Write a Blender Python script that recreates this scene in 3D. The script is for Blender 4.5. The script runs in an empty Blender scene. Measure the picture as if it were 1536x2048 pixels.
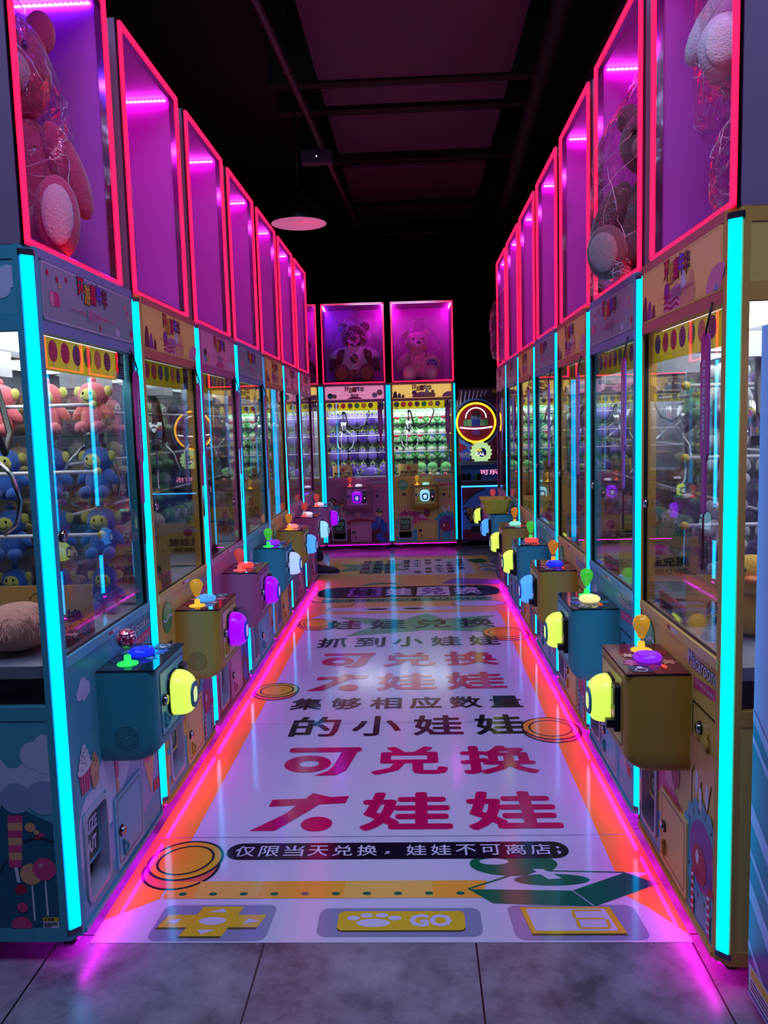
import bpy, bmesh, math, random
from mathutils import Vector, Matrix
random.seed(7)
S = bpy.context.scene
COL = S.collection
PI = math.pi

# ------------------------------------------------------------------ camera
cam_d = bpy.data.cameras.new('camera'); cam = bpy.data.objects.new('camera', cam_d); COL.objects.link(cam)
RT = Vector((0.99886147, 0.03878497, -0.02777583)); UP = Vector((0.02344104, 0.10806119, 0.99386785)); FW = Vector((-0.04154862, 0.99338739, -0.107029))
cam.matrix_world = Matrix(((RT.x, UP.x, -FW.x, 0), (RT.y, UP.y, -FW.y, 0), (RT.z, UP.z, -FW.z, 1.51647), (0, 0, 0, 1)))
cam_d.sensor_fit = 'AUTO'; cam_d.sensor_width = 36; cam_d.lens = 1622.9 / 2048 * 36; cam_d.clip_start = 0.05
S.camera = cam
# ------------------------------------------------------------------ world, exposure, big lights
W = bpy.data.worlds.new('world'); S.world = W; W.use_nodes = True
W.node_tree.nodes['Background'].inputs[0].default_value = (0.25, 0.22, 0.5, 1)
W.node_tree.nodes['Background'].inputs[1].default_value = 0.0
S.view_settings.view_transform = 'Standard'; S.view_settings.look = 'None'
S.view_settings.exposure = 0.0; S.view_settings.gamma = 1.0; S.view_settings.use_curve_mapping = False
cy = S.cycles
cy.max_bounces = 7; cy.diffuse_bounces = 3; cy.glossy_bounces = 4; cy.transparent_max_bounces = 28
cy.caustics_reflective = False; cy.caustics_refractive = False; cy.sample_clamp_indirect = 4.0

def area(name, loc, aim, sx, sy, col, watts):
    d = bpy.data.lights.new(name, 'AREA'); d.shape = 'RECTANGLE'; d.size = sx; d.size_y = sy; d.color = col; d.energy = watts
    o = bpy.data.objects.new(name, d); COL.objects.link(o); o.location = loc
    o.rotation_euler = (Vector(aim) - Vector(loc)).to_track_quat('-Z', 'Y').to_euler(); return o
area('entrance_light', (-0.1, 0.9, 4.45), (-0.1, 1.7, 0.0), 2.4, 1.2, (0.41, 0.54, 1.0), 94)

# strengths of everything that glows
G_POST = (0.0, 1.0, 2.3); K_POST = 2.6
G_NEON = (1.0, 0.004, 0.032); K_NEON = 5.5
G_LED = (0.92, 0.01, 1.0); K_LED = 270.0
G_UNDER = (0.95, 0.0, 1.0); K_UNDER = 58.0
K_LAMP_FAR = 7.0; K_LAMP_SIDE = 1.8; K_LAMP_NEAR = 4.6

# ------------------------------------------------------------------ materials
MT = {}
def lin(c):
    return tuple((x / 255 / 12.92) if x <= 10.3 else ((x / 255 + 0.055) / 1.055) ** 2.4 for x in c)
def mat(name, rgb=None, rough=0.5, metal=0.0, spec=0.5, emit=None, es=0.0, noise=0.0, nscale=8.0, bump=0.0, bscale=60.0, sheen=0.0):
    if name in MT: return MT[name]
    m = bpy.data.materials.new(name); m.use_nodes = True; n = m.node_tree.nodes; l = m.node_tree.links
    b = n['Principled BSDF']; c = lin(rgb) if rgb else (0, 0, 0)
    b.inputs['Base Color'].default_value = (*c, 1); b.inputs['Roughness'].default_value = rough
    b.inputs['Metallic'].default_value = metal; b.inputs['Specular IOR Level'].default_value = spec
    if sheen: b.inputs['Sheen Weight'].default_value = sheen
    if emit:
        b.inputs['Emission Color'].default_value = (*emit, 1); b.inputs['Emission Strength'].default_value = es
    if noise or bump:
        tc = n.new('ShaderNodeTexCoord')
    if noise:
        t = n.new('ShaderNodeTexNoise'); t.inputs['Scale'].default_value = nscale; t.inputs['Detail'].default_value = 6
        r = n.new('ShaderNodeMix'); r.data_type = 'RGBA'
        r.inputs[6].default_value = (*[x * (1 - noise) for x in c], 1); r.inputs[7].default_value = (*[min(1, x * (1 + noise)) for x in c], 1)
        l.new(tc.outputs['Object'], t.inputs['Vector']); l.new(t.outputs['Fac'], r.inputs[0]); l.new(r.outputs[2], b.inputs['Base Color'])
    if bump:
        t = n.new('ShaderNodeTexNoise'); t.inputs['Scale'].default_value = bscale; t.inputs['Detail'].default_value = 3
        bp = n.new('ShaderNodeBump'); bp.inputs['Strength'].default_value = bump; bp.inputs['Distance'].default_value = 0.01
        l.new(tc.outputs['Object'], t.inputs['Vector']); l.new(t.outputs['Fac'], bp.inputs['Height']); l.new(bp.outputs[0], b.inputs['Normal'])
    MT[name] = m; return m
def glow(name, col, k):
    if name in MT: return MT[name]
    m = bpy.data.materials.new(name); m.use_nodes = True; n = m.node_tree.nodes; n.clear()
    e = n.new('ShaderNodeEmission'); o = n.new('ShaderNodeOutputMaterial'); e.inputs[0].default_value = (*col, 1); e.inputs[1].default_value = k
    m.node_tree.links.new(e.outputs[0], o.inputs[0]); MT[name] = m; return m
def clear(name, tint=(1, 1, 1), base=0.0, ior=1.5, rough=0.0, bump=0.0, bscale=30.0, gloss=(1, 1, 1)):
    """Clear sheet: lets light straight through, mirrors by Fresnel."""
    if name in MT: return MT[name]
    m = bpy.data.materials.new(name); m.use_nodes = True; n = m.node_tree.nodes; l = m.node_tree.links; n.clear()
    o = n.new('ShaderNodeOutputMaterial'); mx = n.new('ShaderNodeMixShader'); t = n.new('ShaderNodeBsdfTransparent'); g = n.new('ShaderNodeBsdfGlossy')
    f = n.new('ShaderNodeFresnel'); ge = n.new('ShaderNodeNewGeometry'); io = n.new('ShaderNodeMapRange'); io.inputs[3].default_value = ior; io.inputs[4].default_value = 1 / ior; l.new(ge.outputs['Backfacing'], io.inputs[0]); l.new(io.outputs[0], f.inputs[0]); t.inputs[0].default_value = (*tint, 1)
    g.inputs['Color'].default_value = (*gloss, 1); g.inputs['Roughness'].default_value = rough
    a = n.new('ShaderNodeMath'); a.operation = 'ADD'; a.use_clamp = True; a.inputs[1].default_value = base
    l.new(f.outputs[0], a.inputs[0]); l.new(a.outputs[0], mx.inputs[0]); l.new(t.outputs[0], mx.inputs[1]); l.new(g.outputs[0], mx.inputs[2]); l.new(mx.outputs[0], o.inputs[0])
    if bump:
        tc = n.new('ShaderNodeTexCoord'); w = n.new('ShaderNodeTexVoronoi'); w.inputs['Scale'].default_value = bscale; w.feature = 'DISTANCE_TO_EDGE'
        z = n.new('ShaderNodeTexNoise'); z.inputs['Scale'].default_value = bscale * 0.6; z.inputs['Detail'].default_value = 5; z.inputs['Distortion'].default_value = 1.5
        mr = n.new('ShaderNodeMapRange'); mr.inputs[2].default_value = .12; ad = n.new('ShaderNodeMath'); ad.operation = 'MULTIPLY_ADD'; ad.inputs[1].default_value = .6; bp = n.new('ShaderNodeBump'); bp.inputs['Strength'].default_value = bump; bp.inputs['Distance'].default_value = 0.03
        l.new(tc.outputs['Object'], w.inputs['Vector']); l.new(tc.outputs['Object'], z.inputs['Vector']); l.new(z.outputs['Fac'], ad.inputs[2]); l.new(w.outputs['Distance'], mr.inputs[0]); l.new(mr.outputs[0], ad.inputs[0])
        wp = n.new('ShaderNodeMix'); wp.data_type = 'VECTOR'; wp.inputs[0].default_value = .25; l.new(tc.outputs['Object'], wp.inputs[4]); l.new(z.outputs['Color'], wp.inputs[5]); l.new(wp.outputs[1], w.inputs['Vector'])
        l.new(ad.outputs[0], bp.inputs['Height']); l.new(bp.outputs[0], g.inputs['Normal']); l.new(bp.outputs[0], f.inputs['Normal'])
    MT[name] = m; return m

def translucent(name, rgb):
    m = mat(name, rgb, .45); n = m.node_tree.nodes; l = m.node_tree.links; t = n.new('ShaderNodeBsdfTranslucent'); t.inputs[0].default_value = (*lin(rgb), 1)
    x = n.new('ShaderNodeMixShader'); x.inputs[0].default_value = .55; l.new(n['Principled BSDF'].outputs[0], x.inputs[1]); l.new(t.outputs[0], x.inputs[2]); l.new(x.outputs[0], n['Material Output'].inputs[0]); return m
BLACK = mat('black_plastic', (14, 14, 18), 0.35); DARK = mat('dark_void', (6, 6, 8), 0.8)
CHROME = mat('chrome', (200, 200, 210), 0.15, 1.0); STEEL = mat('brushed_steel', (120, 122, 130), 0.35, 1.0)
WHITE = mat('white_print', (225, 222, 235), 0.4); RUBBER = mat('black_rubber', (18, 18, 18), 0.7)
GLASS = clear('window_glass', (0.97, 0.985, 0.98)); ACRYL = clear('clear_acrylic', (0.94, 0.95, 0.95), 0.03)
FILM = clear('crinkled_film', (0.96, 0.95, 0.96), 0.03, 1.42, 0.10, 1.0, 13.0)
CREASE_GLINT = mat('film_crease_glint', (240, 215, 232), .25, spec=.8)  # pale opaque colour painting the neon glints along folds of clear film
POST = glow('cyan_light', G_POST, K_POST); NEON = glow('red_neon', G_NEON, K_NEON)
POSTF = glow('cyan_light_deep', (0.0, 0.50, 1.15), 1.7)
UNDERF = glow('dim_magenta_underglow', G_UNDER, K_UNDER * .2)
UNDER = glow('magenta_underglow', G_UNDER, K_UNDER)

# ------------------------------------------------------------------ mesh building
class MB:
    def __init__(s): s.v = []; s.f = []; s.i = []; s.sm = []; s.m = []; s.q = 0; s.clips = None
    def mi(s, m):
        if m not in s.m: s.m.append(m)
        return s.m.index(m)
    def add(s, vs, fs, m, smooth=False):
        k = len(s.v); s.v += [tuple(v) for v in vs]; j = s.mi(m)
        for f in fs: s.f.append([k + q for q in f]); s.i.append(j); s.sm.append(smooth)
        return s
    def box(s, x0, x1, y0, y1, z0, z1, m):
        return s.add([(x, y, z) for x in (x0, x1) for y in (y0, y1) for z in (z0, z1)],
                     [(0, 1, 3, 2), (4, 6, 7, 5), (0, 4, 5, 1), (2, 3, 7, 6), (0, 2, 6, 4), (1, 5, 7, 3)], m)
    def tube(s, pts, r, m, n=8, closed=False, caps=True):
        pts = [Vector(p) for p in pts]; rs = r if isinstance(r, (list, tuple)) else [r] * len(pts); vs = []; N = len(pts)
        prev = None
        for i, p in enumerate(pts):
            a = pts[(i - 1) % N] if (closed or i) else p; b = pts[(i + 1) % N] if (closed or i < N - 1) else p
            t = (b - a).normalized() if (b - a).length > 1e-9 else Vector((0, 0, 1))
            if prev is None: u = t.orthogonal().normalized()
            else:
                u = prev - t * prev.dot(t); u = u.normalized() if u.length > 1e-6 else t.orthogonal().normalized()
            prev = u; w = t.cross(u)
            for k in range(n): vs.append(p + (u * math.cos(2 * PI * k / n) + w * math.sin(2 * PI * k / n)) * rs[i])
        fs = [(i * n + k, i * n + (k + 1) % n, ((i + 1) % N) * n + (k + 1) % n, ((i + 1) % N) * n + k) for i in range(N if closed else N - 1) for k in range(n)]
        if caps and not closed: fs += [tuple(range(n)), tuple((N - 1) * n + k for k in range(n))]
        return s.add(vs, fs, m, n > 5)
    def cyl(s, a, b, r, m, n=16): return s.tube([a, b], r, m, n)
    def ell(s, c, r, m, nu=14, nv=9, rot=None, jit=0.0):
        r = (r, r, r) if not isinstance(r, (tuple, list)) else r; vs = []; R = Matrix.Rotation(rot[1], 3, rot[0]) if rot else None
        for j in range(nv + 1):
            th = PI * j / nv
            for i in range(nu):
                ph = 2 * PI * i / nu; q = 1 + (random.uniform(-jit, jit) if jit else 0)
                v = Vector((r[0] * math.sin(th) * math.cos(ph) * q, r[1] * math.sin(th) * math.sin(ph) * q, r[2] * math.cos(th) * q))
                if R: v = R @ v
                vs.append(v + Vector(c))
        return s.add(vs, [(j * nu + i, j * nu + (i + 1) % nu, (j + 1) * nu + (i + 1) % nu, (j + 1) * nu + i) for j in range(nv) for i in range(nu)], m, True)
    def loft(s, rings, m, smooth=True, cap=True):
        n = len(rings[0]); vs = [p for r in rings for p in r]
        fs = [(i * n + k, i * n + (k + 1) % n, (i + 1) * n + (k + 1) % n, (i + 1) * n + k) for i in range(len(rings) - 1) for k in range(n)]
        if cap: fs += [tuple(range(n)), tuple((len(rings) - 1) * n + k for k in range(n))]
        return s.add(vs, fs, m, smooth)
    def prism(s, poly, fr, c0, c1, m, smooth=False):
        n = len(poly); vs = [fr(a, b, c0) for a, b in poly] + [fr(a, b, c1) for a, b in poly]
        return s.add(vs, [tuple(range(n)), tuple(range(n, 2 * n))] + [(k, (k + 1) % n, n + (k + 1) % n, n + k) for k in range(n)], m, smooth)
    def flat(s, poly, fr, c, m):
        s.q += 1.2e-5                                                  # each print layer lies just over the one before it
        for pl in ([clip(poly, *r) for r in s.clips] if s.clips else [poly]):
            if len(pl) > 2: s.add([fr(a, b, c + s.q) for a, b in pl], [tuple(range(len(pl)))], m)
        return s
    def disc(s, fr, a, b, ra, c, m, rb=None, n=28, tilt=0.0): return s.flat(circ(a, b, ra, rb, n, tilt), fr, c, m)
    def band(s, fr, p, q, c, m, closed=True):
        s.q += 1.2e-5; n = len(p)
        if s.clips:
            for k in range(n if closed else n - 1): s.flat([p[k], p[(k + 1) % n], q[(k + 1) % n], q[k]], fr, c, m)
            return s
        c += s.q; vs = [fr(a, b, c) for a, b in p] + [fr(a, b, c) for a, b in q]
        return s.add(vs, [(k, (k + 1) % n, n + (k + 1) % n, n + k) for k in range(n if closed else n - 1)], m)
    def ring(s, fr, a, b, r0, r1, c, m, ry=1.0, n=36, tilt=0.0): return s.band(fr, circ(a, b, r0, r0 * ry, n, tilt), circ(a, b, r1, r1 * ry, n, tilt), c, m)
    def stroke(s, fr, pts, w, c, m, closed=False):
        n = len(pts); L = []; R = []
        for i in range(n):
            a = pts[(i - 1) % n] if (closed or i) else pts[i]; b = pts[(i + 1) % n] if (closed or i < n - 1) else pts[i]
            dx, dy = b[0] - a[0], b[1] - a[1]; d = math.hypot(dx, dy) or 1
            L.append((pts[i][0] - dy / d * w / 2, pts[i][1] + dx / d * w / 2)); R.append((pts[i][0] + dy / d * w / 2, pts[i][1] - dx / d * w / 2))
        return s.band(fr, L, R, c, m, closed)
    def text(s, body, fr, x0, x1, y0, y1, c, m, fat=0.0, shear=0.0):
        vs, fs = text_geo(body); ax = min(v[0] for v in vs) - fat; bx = max(v[0] for v in vs) + fat; ay = min(v[1] for v in vs) - fat; by = max(v[1] for v in vs) + fat
        for dx, dy in ([(0, 0)] + [(fat * math.cos(t), fat * math.sin(t)) for t in [2 * PI * k / 8 for k in range(8)]] if fat else [(0, 0)]):   # bold strokes: the glyph inked again a little to each side
            s.q += 1.2e-5
            s.add([fr(x0 + (v[0] + dx - ax) / (bx - ax) * (x1 - x0), y0 + (v[1] + dy - ay) / (by - ay) * (y1 - y0), c + s.q) for v in vs], fs, m)
        return s
    def bm(s, b, m, smooth=False):
        b.verts.ensure_lookup_table(); s.add([v.co.copy() for v in b.verts], [[v.index for v in f.verts] for f in b.faces], m, smooth); b.free(); return s
    def mesh(s, name):
        me = bpy.data.meshes.new(name); me.from_pydata(s.v, [], s.f)
        for m in s.m: me.materials.append(m)
        me.polygons.foreach_set('material_index', s.i); me.polygons.foreach_set('use_smooth', s.sm); me.update()
        b = bmesh.new(); b.from_mesh(me); bmesh.ops.recalc_face_normals(b, faces=b.faces); b.to_mesh(me); b.free(); return me
def clip(poly, x0, x1, y0, y1):
    for ax, lim, sg in ((0, x0, 1), (0, x1, -1), (1, y0, 1), (1, y1, -1)):
        out = []
        for k in range(len(poly)):
            p, q = poly[k - 1], poly[k]; dp, dq = sg * (p[ax] - lim), sg * (q[ax] - lim)
            if (dp < 0) != (dq < 0): t = dp / (dp - dq); out.append((p[0] + (q[0] - p[0]) * t, p[1] + (q[1] - p[1]) * t))
            if dq >= 0: out.append(q)
        poly = out
        if not poly: break
    return poly
def circ(a, b, ra, rb=None, n=28, tilt=0.0):
    rb = ra if rb is None else rb; ct, st = math.cos(tilt), math.sin(tilt); o = []
    for k in range(n):
        u, v = ra * math.cos(2 * PI * k / n), rb * math.sin(2 * PI * k / n); o.append((a + u * ct - v * st, b + u * st + v * ct))
    return o
def rrect(x0, x1, y0, y1, r, n=5, sk=0.0):
    o = []
    for cx, cy_, a0 in ((x1 - r, y1 - r, 0), (x0 + r, y1 - r, PI / 2), (x0 + r, y0 + r, PI), (x1 - r, y0 + r, 1.5 * PI)):
        for k in range(n + 1):
            t = a0 + PI / 2 * k / n; o.append((cx + r * math.cos(t) + sk * (cy_ + r * math.sin(t) - y0), cy_ + r * math.sin(t)))
    return o
def star(a, b, r, n=5, q=0.42, rot=PI / 2): return [(a + (r if k % 2 == 0 else r * q) * math.cos(rot + PI * k / n), b + (r if k % 2 == 0 else r * q) * math.sin(rot + PI * k / n)) for k in range(2 * n)]
TG = {}
def text_geo(body):
    key = body
    if key not in TG:
        c = bpy.data.curves.new('t', 'FONT'); c.body = body; c.resolution_u = 2
        o = bpy.data.objects.new('t', c); COL.objects.link(o); dg = bpy.context.evaluated_depsgraph_get(); dg.update()
        me = bpy.data.meshes.new_from_object(o.evaluated_get(dg))
        TG[key] = ([tuple(v.co) for v in me.vertices], [list(p.vertices) for p in me.polygons])
        bpy.data.objects.remove(o); bpy.data.curves.remove(c); bpy.data.meshes.remove(me)
    return TG[key]
MESH = {}
def cached(key, fn):
    if key not in MESH: MESH[key] = fn().mesh(str(key[0] if isinstance(key, tuple) else key))
    return MESH[key]
def obj(name, data, parent=None, loc=(0, 0, 0), rot=(0, 0, 0), sc=None, label=None):
    if isinstance(data, MB): data = data.mesh(name)
    o = bpy.data.objects.new(name, data); COL.objects.link(o); o.location = loc; o.rotation_euler = rot
    if sc: o.scale = (sc, sc, sc) if not isinstance(sc, tuple) else sc
    if parent: o.parent = parent
    if label: o['label'] = label
    return o
def tag(o, label, cat, group=None, kind=None):
    o['label'] = label; o['category'] = cat
    if group: o['group'] = group
    if kind: o['kind'] = kind
    return o
def struct(name, mb, label, cat): return tag(obj(name, mb), label, cat, kind='structure')
FR = lambda a, b, c: (a, -c, b)            # front of a machine: a = along, b = up, c = out
FLAT = lambda a, b, c: (a, b, c)           # lying on the floor

# ------------------------------------------------------------------ the room
def floor_material():
    m = bpy.data.materials.new('slate_tile'); m.use_nodes = True; n = m.node_tree.nodes; l = m.node_tree.links; b = n['Principled BSDF']
    tc = n.new('ShaderNodeTexCoord'); mp = n.new('ShaderNodeMapping'); mp.inputs['Location'].default_value = (0.484, -0.40, 0)
    br = n.new('ShaderNodeTexBrick'); br.offset = 0; br.squash = 1; br.inputs['Scale'].default_value = 1; br.inputs['Brick Width'].default_value = 0.625
    br.inputs['Row Height'].default_value = 0.625; br.inputs['Mortar Size'].default_value = 0.003; br.inputs['Mortar Smooth'].default_value = 0.2
    no = n.new('ShaderNodeTexNoise'); no.inputs['Scale'].default_value = 3.2; no.inputs['Detail'].default_value = 12; no.inputs['Roughness'].default_value = 0.74
    cr = n.new('ShaderNodeValToRGB'); e = cr.color_ramp.elements; e[0].position = 0.36; e[0].color = (*lin((72, 69, 76)), 1); e[1].position = 0.68; e[1].color = (*lin((160, 154, 164)), 1); q = e.new(.52); q.color = (*lin((128, 122, 132)), 1)
    l.new(tc.outputs['Object'], mp.inputs[0]); l.new(mp.outputs[0], br.inputs['Vector']); l.new(tc.outputs['Object'], no.inputs['Vector']); l.new(no.outputs['Fac'], cr.inputs[0])
    l.new(cr.outputs[0], br.inputs['Color1']); l.new(cr.outputs[0], br.inputs['Color2']); br.inputs['Mortar'].default_value = (0.004, 0.004, 0.005, 1)
    l.new(br.outputs[0], b.inputs['Base Color']); mr = n.new('ShaderNodeMapRange'); mr.inputs[3].default_value = 0.22; mr.inputs[4].default_value = 0.42
    l.new(no.outputs['Fac'], mr.inputs[0]); l.new(mr.outputs[0], b.inputs['Roughness']); return m
PLUM = mat('dark_plum_board', (92, 58, 84), 0.6); SOOT = mat('black_ceiling_paint', (12, 11, 13), 0.7)
struct('floor', MB().box(-5, 5, -3, 15, -0.1, 0, floor_material()), 'grey slate floor tiles with thin dark joints', 'floor')
struct('ceiling', MB().box(-5, 5, -3, 15, 4.6, 4.7, SOOT), 'black painted ceiling above the aisle', 'ceiling')
DW = mat('dark_wall_paint', (16, 15, 19), 0.8)
struct('wall_back', MB().box(-5, 5, 15, 15.1, 0, 4.6, DW), 'black wall far behind the end machines', 'wall')
struct('wall_left', MB().box(-5.1, -5, -3, 15, 0, 4.6, DW), 'dark wall behind the left row of machines', 'wall')
struct('wall_right', MB().box(5, 5.1, -3, 15, 0, 4.6, DW), 'dark wall behind the right row of machines', 'wall')
names = ['nearest', 'second', 'third', 'fourth', 'fifth', 'farthest']
for k, (a, b) in enumerate([(3.2, 6.64), (6.77, 7.15), (7.38, 8.36), (8.83, 10.14), (10.40, 11.30), (11.92, 13.9)]):
    cp = tag(obj('ceiling_panel', MB().box(-0.70, 0.80, a, b, 4.2, 4.23, PLUM)), 'dark plum ceiling board, %s of the six above the aisle' % names[k], 'ceiling panel', 'ceiling boards over the aisle')
    obj('hanger', MB().box(-0.66, -0.64, (a + b) / 2 - .01, (a + b) / 2 + .01, 4.23, 4.6, SOOT).box(0.74, 0.76, (a + b) / 2 - .01, (a + b) / 2 + .01, 4.23, 4.6, SOOT), cp)
for k, y in enumerate((6.705, 7.265, 8.6, 10.27, 11.6)):
    tag(obj('ceiling_beam', MB().box(-1.1, 1.2, y - 0.055, y + 0.055, 4.185, 4.6, SOOT)), 'black cross beam, %s from the camera between plum ceiling boards' % ['first', 'second', 'third', 'fourth', 'fifth'][k], 'beam', 'ceiling beams')
PIPE = mat('pipe_paint', (70, 48, 52), 0.35)
def pipe(pts, r, label):
    o = tag(obj('ceiling_pipe', MB().tube(pts, r, PIPE if r < .05 else SOOT, 12)), label, 'pipe', 'ceiling pipes')
    for q in (0.25, 0.6, 0.85):
        p = Vector(pts[0]).lerp(Vector(pts[1]), q); d = (Vector(pts[1]) - Vector(pts[0])).normalized() * .03
        obj('coupling', MB().cyl(p - d, p + d, r * 1.35, PIPE if r < .05 else SOOT, 12).box(p.x - .006, p.x + .006, p.y - .006, p.y + .006, p.z, 4.62, SOOT), o)
pipe([(-0.93, 2.6, 3.9), (-0.45, 14.9, 3.9)], 0.028, 'thin reddish pipe running along the ceiling left of the plum boards')
pipe([(0.86, 3.0, 3.95), (1.25, 14.9, 3.95)], 0.075, 'thick black pipe along the ceiling nearest the plum boards')
pipe([(1.22, 3.0, 3.9), (1.62, 14.9, 3.9)], 0.075, 'thick black pipe along the ceiling above the right row')
# pendant lamp
lp = tag(obj('pendant_lamp', None, loc=(-0.94, 7.0, 3.21)), 'black dome pendant lamp hanging above the left row', 'lamp')
ENAM_GLOW = mat('enamel_added_glow', (240, 225, 232), 0.2, emit=(1.0, .22, .52), es=.30)  # pink glow added to white enamel, standing in for light reflected from below
pr = [(0.235, 0.0), (0.232, 0.05), (0.20, 0.12), (0.13, 0.19), (0.06, 0.24), (0.035, 0.30), (0.03, 0.36)]
obj('lamp_shade', MB().loft([[(r * math.cos(2 * PI * k / 40), r * math.sin(2 * PI * k / 40), z) for k in range(40)] for r, z in pr], BLACK, cap=False), lp)
obj('shade_lining', MB().loft([[(r * math.cos(2 * PI * k / 40), r * math.sin(2 * PI * k / 40), z) for k in range(40)] for r, z in [(0.231, 0.001), (0.21, 0.025), (0.1, 0.045), (0.001, 0.05)]], ENAM_GLOW, cap=False), lp)
obj('cord', MB().cyl((0, 0, .36), (0, 0, 1.38), 0.006, BLACK, 6), lp)
ex = tag(obj('ceiling_sensor', MB().box(-.13, .13, -.05, .05, -.05, .05, mat('grey_box', (60, 62, 75), .5))), 'small grey box with one white point of light under the ceiling', 'sensor')
ex.location = (-0.80, 7.3, 3.83)
obj('status_light', MB().ell((0, -.052, 0), .006, glow('white_dot', (1, 1, 1), 2), 8, 6), ex); obj('bracket', MB().cyl((0, 0, .05), (0, 0, .78), .012, BLACK, 8), ex)

# ------------------------------------------------------------------ printed floor mat
LAV = mat('mat_lavender', (205, 200, 222), 0.12, spec=.32); ORA = mat('mat_orange', (246, 170, 60), 0.10, spec=.16); TAN = mat('mat_tan', (228, 178, 104), 0.12, spec=.32)
CRIM = mat('mat_crimson', (198, 14, 88), 0.12, spec=.32); INK = mat('mat_ink', (26, 20, 40), 0.12, spec=.32); GREEN = mat('mat_green', (16, 106, 72), 0.12, spec=.32); LGREEN = mat('mat_light_green', (104, 168, 120), 0.12, spec=.32)
GREYP = mat('mat_grey', (138, 140, 172), 0.12, spec=.32); YEL = mat('mat_yellow', (222, 186, 44), 0.12, spec=.32); OLIVE = mat('mat_olive', (80, 78, 36), 0.12, spec=.32); PURP = mat('mat_purple', (140, 90, 178), 0.12, spec=.32)
CREAM = mat('mat_cream', (226, 206, 150), 0.12, spec=.32); LINE = mat('mat_line', (240, 190, 90), 0.12, spec=.32); PANK = mat('mat_pinkred', (232, 110, 90), 0.12, spec=.32)
ML, MR, MN, MF = -1.01, 0.768, 2.236, 9.2
base = MB().box(ML, MR, MN, MF, 0, 0.0015, LAV)
z1, z2, z3, z4 = 0.0019, 0.0023, 0.0027, 0.0031
base.flat([(ML, 2.345), (-0.868, 2.46), (-0.868, 6.30), (-0.80, 6.42), (ML, 6.42)], FLAT, z1, ORA)
base.flat([(MR, 2.27), (MR, 6.42), (0.62, 6.42), (0.634, 6.3), (0.634, 2.47), (0.69, 2.40)], FLAT, z1, ORA)
base.flat([(ML, 6.42), (MR, 6.42), (MR, 8.0), (ML, 8.0)], FLAT, z1, TAN)
base.flat([(ML, 8.0), (MR, 8.0), (MR, MF), (ML, MF)], FLAT, z1, TAN)
base.flat([(-0.86, 2.46), (0.178, 2.46), (0.20, 2.56), (-0.86, 2.56)], FLAT, z2, ORA)
for a, b, mm in ((-0.76, -0.55, LINE), (-0.27, 0.02, LINE)): base.flat([(a, 2.46), (b, 2.46), (b, 2.56), (a, 2.56)], FLAT, z3, mm)
for k in range(10): base.disc(FLAT, -0.80 + k * 0.101, 2.485, 0.0135, z4, GREEN, 0.0095, 16)
for y in (2.852, 4.0, 5.41): base.flat([(ML, y), (MR, y), (MR, y + .003), (ML, y + .003)], FLAT, z3, GREYP)
mat_o = tag(obj('floor_mat', base), 'printed vinyl floor mat with large red and black lettering down the aisle', 'floor mat')
def dec(name, mb, label=None): return obj(name, mb, mat_o, label=label)
for body, x0, x1, y0, y1, mm, lab in (('大娃娃', -0.665, 0.52, 2.893, 3.213, CRIM, 'near crimson lettering'), ('可兑换', -0.629, 0.505, 3.382, 3.69, CRIM, 'second crimson lettering'),
                            ('的小娃娃', -0.666, 0.51, 3.827, 4.10, INK, 'black lettering beside the round coin print'), ('集够相应数量', -0.72, 0.54, 4.205, 4.39, INK, 'small black lettering'),
                            ('大娃娃', -0.669, 0.491, 4.51, 4.83, CRIM, 'third crimson lettering'), ('可兑换', -0.644, 0.49, 4.97, 5.28, CRIM, 'far crimson lettering'), ('抓到小娃娃', -0.724, 0.546, 5.43, 5.68, INK, 'black lettering before the green star')):
    ch = len(body); w = (x1 - x0) / (ch - 1 + 0.80) if ch > 3 else (x1 - x0) / (ch - 1 + 0.86); mb = MB()
    for k, c in enumerate(body):
        xa, cw = x0 + k * w, w * (0.80 if ch > 3 else 0.86); U = lambda pl: [(xa + a * cw, y0 + b * (y1 - y0)) for a, b in pl]
        if c == '大':                                                  # the round dotted shape of the printed character
            mb.flat(U([(.12, .82), (.45, .84), (1.0, .91), (.97, .71), (.11, .63)]), FLAT, z3, mm).flat(U([(.57, 1.0), (.79, .88), (.56, .48), (.27, .02), (0, .02), (.33, .45)]), FLAT, z3 + .00004, mm).flat(U(circ(.70, .18, .17, .18)), FLAT, z3, mm)
        elif c == '可':
            mb.flat(U(rrect(0, 1, .82, 1, .06)), FLAT, z3, mm).flat(U([(.74, .9), (.96, .9), (.84, .16), (.72, 0), (.44, 0), (.60, .15), (.66, .32)]), FLAT, z3 + .00004, mm)
            mb.band(FLAT, U(circ(.31, .40, .31, .30, 36)), U(circ(.33, .40, .13, .11, 36)), z3, mm)
        else: mb.text(c, FLAT, xa, xa + cw, y0, y1, z3, mm, 0.022 if ch > 3 else 0.03)
    dec('lettering', mb, lab)
mb = MB().flat([(-0.55, 5.72), (0.05, 5.86), (0.68, 5.76), (0.40, 6.02), (0.60, 6.30), (0.18, 6.20), (0.05, 6.40), (-0.12, 6.20), (-0.66, 6.32), (-0.36, 6.02)], FLAT, z2, LGREEN)
for k, c in enumerate('娃娃兑换'): mb.text(c, FLAT, -0.715 + k * 0.335, -0.715 + k * 0.335 + 0.27, 5.92, 6.20, z3, INK, 0.028)
dec('star_lettering', mb, 'black lettering over a green star')
mb = MB().flat(rrect(-0.715, 0.505, 2.695, 2.808, 0.055, 8), FLAT, z3, INK)
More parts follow.
